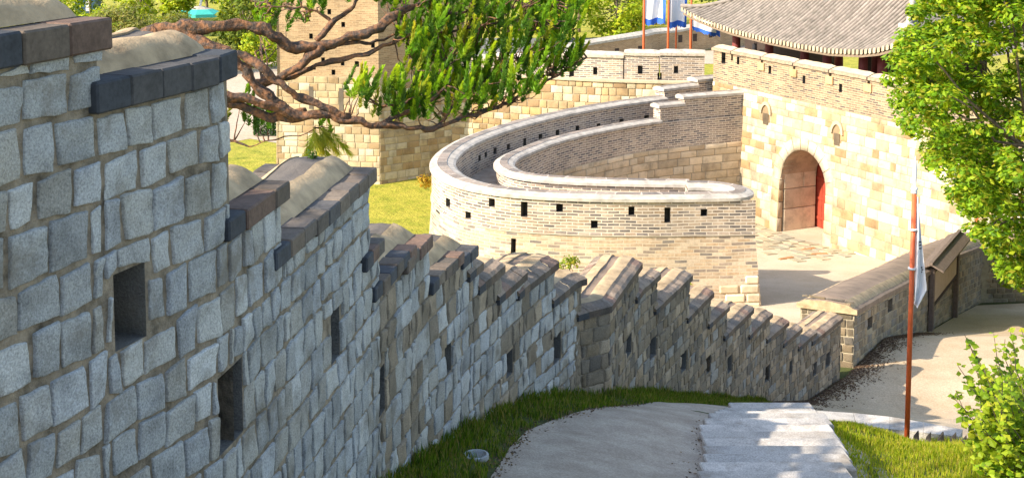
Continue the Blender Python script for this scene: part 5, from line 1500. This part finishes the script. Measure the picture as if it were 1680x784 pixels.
m = MB(); m.box((c.x - w_ / 2 - .3, c.y - .3, -14.3), (w_ + .6, 0, 0), (0, 3.6, 0), (0, 0, .25), (1, 1, 1), 0, .05); m.build('roof', 'bluepaint', bo)
m = MB(); m.box((c.x + .1, c.y - .04, -17.9), (.5, 0, 0), (0, .04, 0), (0, 0, 2.6)); m.build('window', 'steel', bo)

# ---- grass blades
def blades(name, pts, h, cols, rg, wd=.006, lean=.45):
    m = MB()
    for p, hh in pts:
        a = rg.uniform(0, 2 * PI); l = h * hh * rg.uniform(.6, 1.3); d = Vector((math.cos(a), math.sin(a), 0)); s = Vector((-d.y, d.x, 0)) * wd; k = rg.uniform(.1, lean) * l; c = vary(rg, rg.choice(cols), .25)
        m.add([p - s, p + s, p + d * k * .35 + s * .8 + Vector((0, 0, l * .55)), p + d * k + Vector((0, 0, l)), p + d * k * .35 - s * .8 + Vector((0, 0, l * .55))], [(0, 1, 2, 3, 4)], c)
    o = m.build(name, 'blade', None, False, 'stuff'); return o
rg = random.Random(404)
def inplan(x, y, poly): return inside(x, y, poly)
pts = []
while len(pts) < 32000:
    Y = 8 + 19 * rg.random() ** 1.1; o = rg.uniform(0.02, 1.7) if Y < 20 else rg.uniform(.02, .8); x = wx(Y) + o
    nz = noise.noise(Vector((x * 4, Y * 4, 1))) * .16 + noise.noise(Vector((x * 14, Y * 14, 2))) * .06
    if inplan(x + nz + .02, Y, lane):
        continue
    pts.append((Vector((x, Y, T(x, Y) - .01)), (1.3 if o < .25 else .85) * (1 + .8 * max(-.5, noise.noise(Vector((x * 3, Y * 3, 7)))))))
blades('verge_grass', pts, .085, [(.08, .15, .015), (.11, .20, .015), (.16, .25, .02), (.06, .10, .012), (.22, .22, .05), (.28, .25, .10)], rg, .005)
pts = []
while len(pts) < 42000:
    Y = rg.uniform(11.5, 19.7); x = rg.uniform(XR(min(Y, 18.3)) + .02, 7.6)
    if Y > 19.1 + .0 and x < 4.2: continue
    tall = 1 + 1.1 * max(0, noise.noise(Vector((x * 1.6, Y * 1.6, 3))))
    pts.append((Vector((x, Y, T(x, Y) - .01)), tall))
blades('bank_grass', pts, .075, [(.28, .36, .02), (.38, .43, .03), (.22, .31, .02), (.46, .46, .05), (.50, .44, .11)], rg, .0055)
pts = []
for _ in range(5000):
    px, py = rg.uniform(590, 712), rg.uniform(286, 392); p = hitT(px, py, O, 40); pts.append((Vector((p.x, p.y, p.z)), 1))
# leaf litter by the foot of the far parapet
m = MB()
for _ in range(7000):
    Y = rg.uniform(25, 40); xx = (wx(Y) if Y < 31.5 else fx(Y)) + abs(rg.gauss(0, .34 + .25 * noise.noise(Vector((Y * .9, 0, 0))))) + .05; p = Vector((xx, Y, T(xx, Y) + .045)); leafquad(m, p, Vector((rg.uniform(-.3, .3), rg.uniform(-.3, .3), 1)), rg.uniform(.03, .075), .7, rg.choice([(.12, .07, .05), (.17, .10, .065), (.08, .05, .04), (.22, .15, .10)]), rg)
m.build('leaf_litter', 'leaf', None, False, 'stuff')

m = MB()      # dry leaves along the edges of the lane
for _ in range(1300):
    Y = rg.uniform(9.5, 18.6)
    if rg.random() < .6:
        lo_ = [p for p in lane[:9] if True]; x = interp(Y, [(p[1], p[0]) for p in lane[:8]]) + rg.gauss(.02, .07)
    else: x = XL(Y) - abs(rg.gauss(0, .10))
    p = Vector((x, Y, T(x, Y) + .03)); leafquad(m, p, Vector((rg.uniform(-.4, .4), rg.uniform(-.4, .4), 1)), rg.uniform(.015, .04), .7, rg.choice([(.16, .09, .05), (.10, .06, .04), (.24, .16, .09), (.07, .045, .03)]), rg)
m.build('dry_leaves', 'leaf', None, False, 'stuff')
w = bpy.data.worlds.new('World'); sc.world = w; w.use_nodes = True
sky = w.node_tree.nodes.new('ShaderNodeTexSky'); sky.sky_type = 'NISHITA'; sky.sun_disc = False
SAZ = R(25); SEL = R(33)                                  # light travels towards +X, a little +Y
tos = Vector((-math.cos(SAZ) * math.cos(SEL), -math.sin(SAZ) * math.cos(SEL), math.sin(SEL)))
sky.sun_elevation = SEL; sky.sun_rotation = math.atan2(tos.x, tos.y)
bg = w.node_tree.nodes['Background']; bg.inputs['Strength'].default_value = .15
w.node_tree.links.new(sky.outputs[0], bg.inputs['Color'])
sl = bpy.data.lights.new('sun', 'SUN'); sl.energy = 3.6; sl.angle = R(.53); sl.color = (1, .93, .82)
so = bpy.data.objects.new('sun', sl); COL.objects.link(so); so.rotation_euler = tos.to_track_quat('Z', 'Y').to_euler()
sc.view_settings.view_transform = 'Standard'; sc.view_settings.look = 'None'; sc.view_settings.gamma = 1; sc.view_settings.use_curve_mapping = False
sc.view_settings.exposure = 1.44
sc.view_settings.use_white_balance = True; sc.view_settings.white_balance_temperature = 7350; sc.view_settings.white_balance_tint = 10
sc.cycles.max_bounces = 6; sc.cycles.use_denoising = True
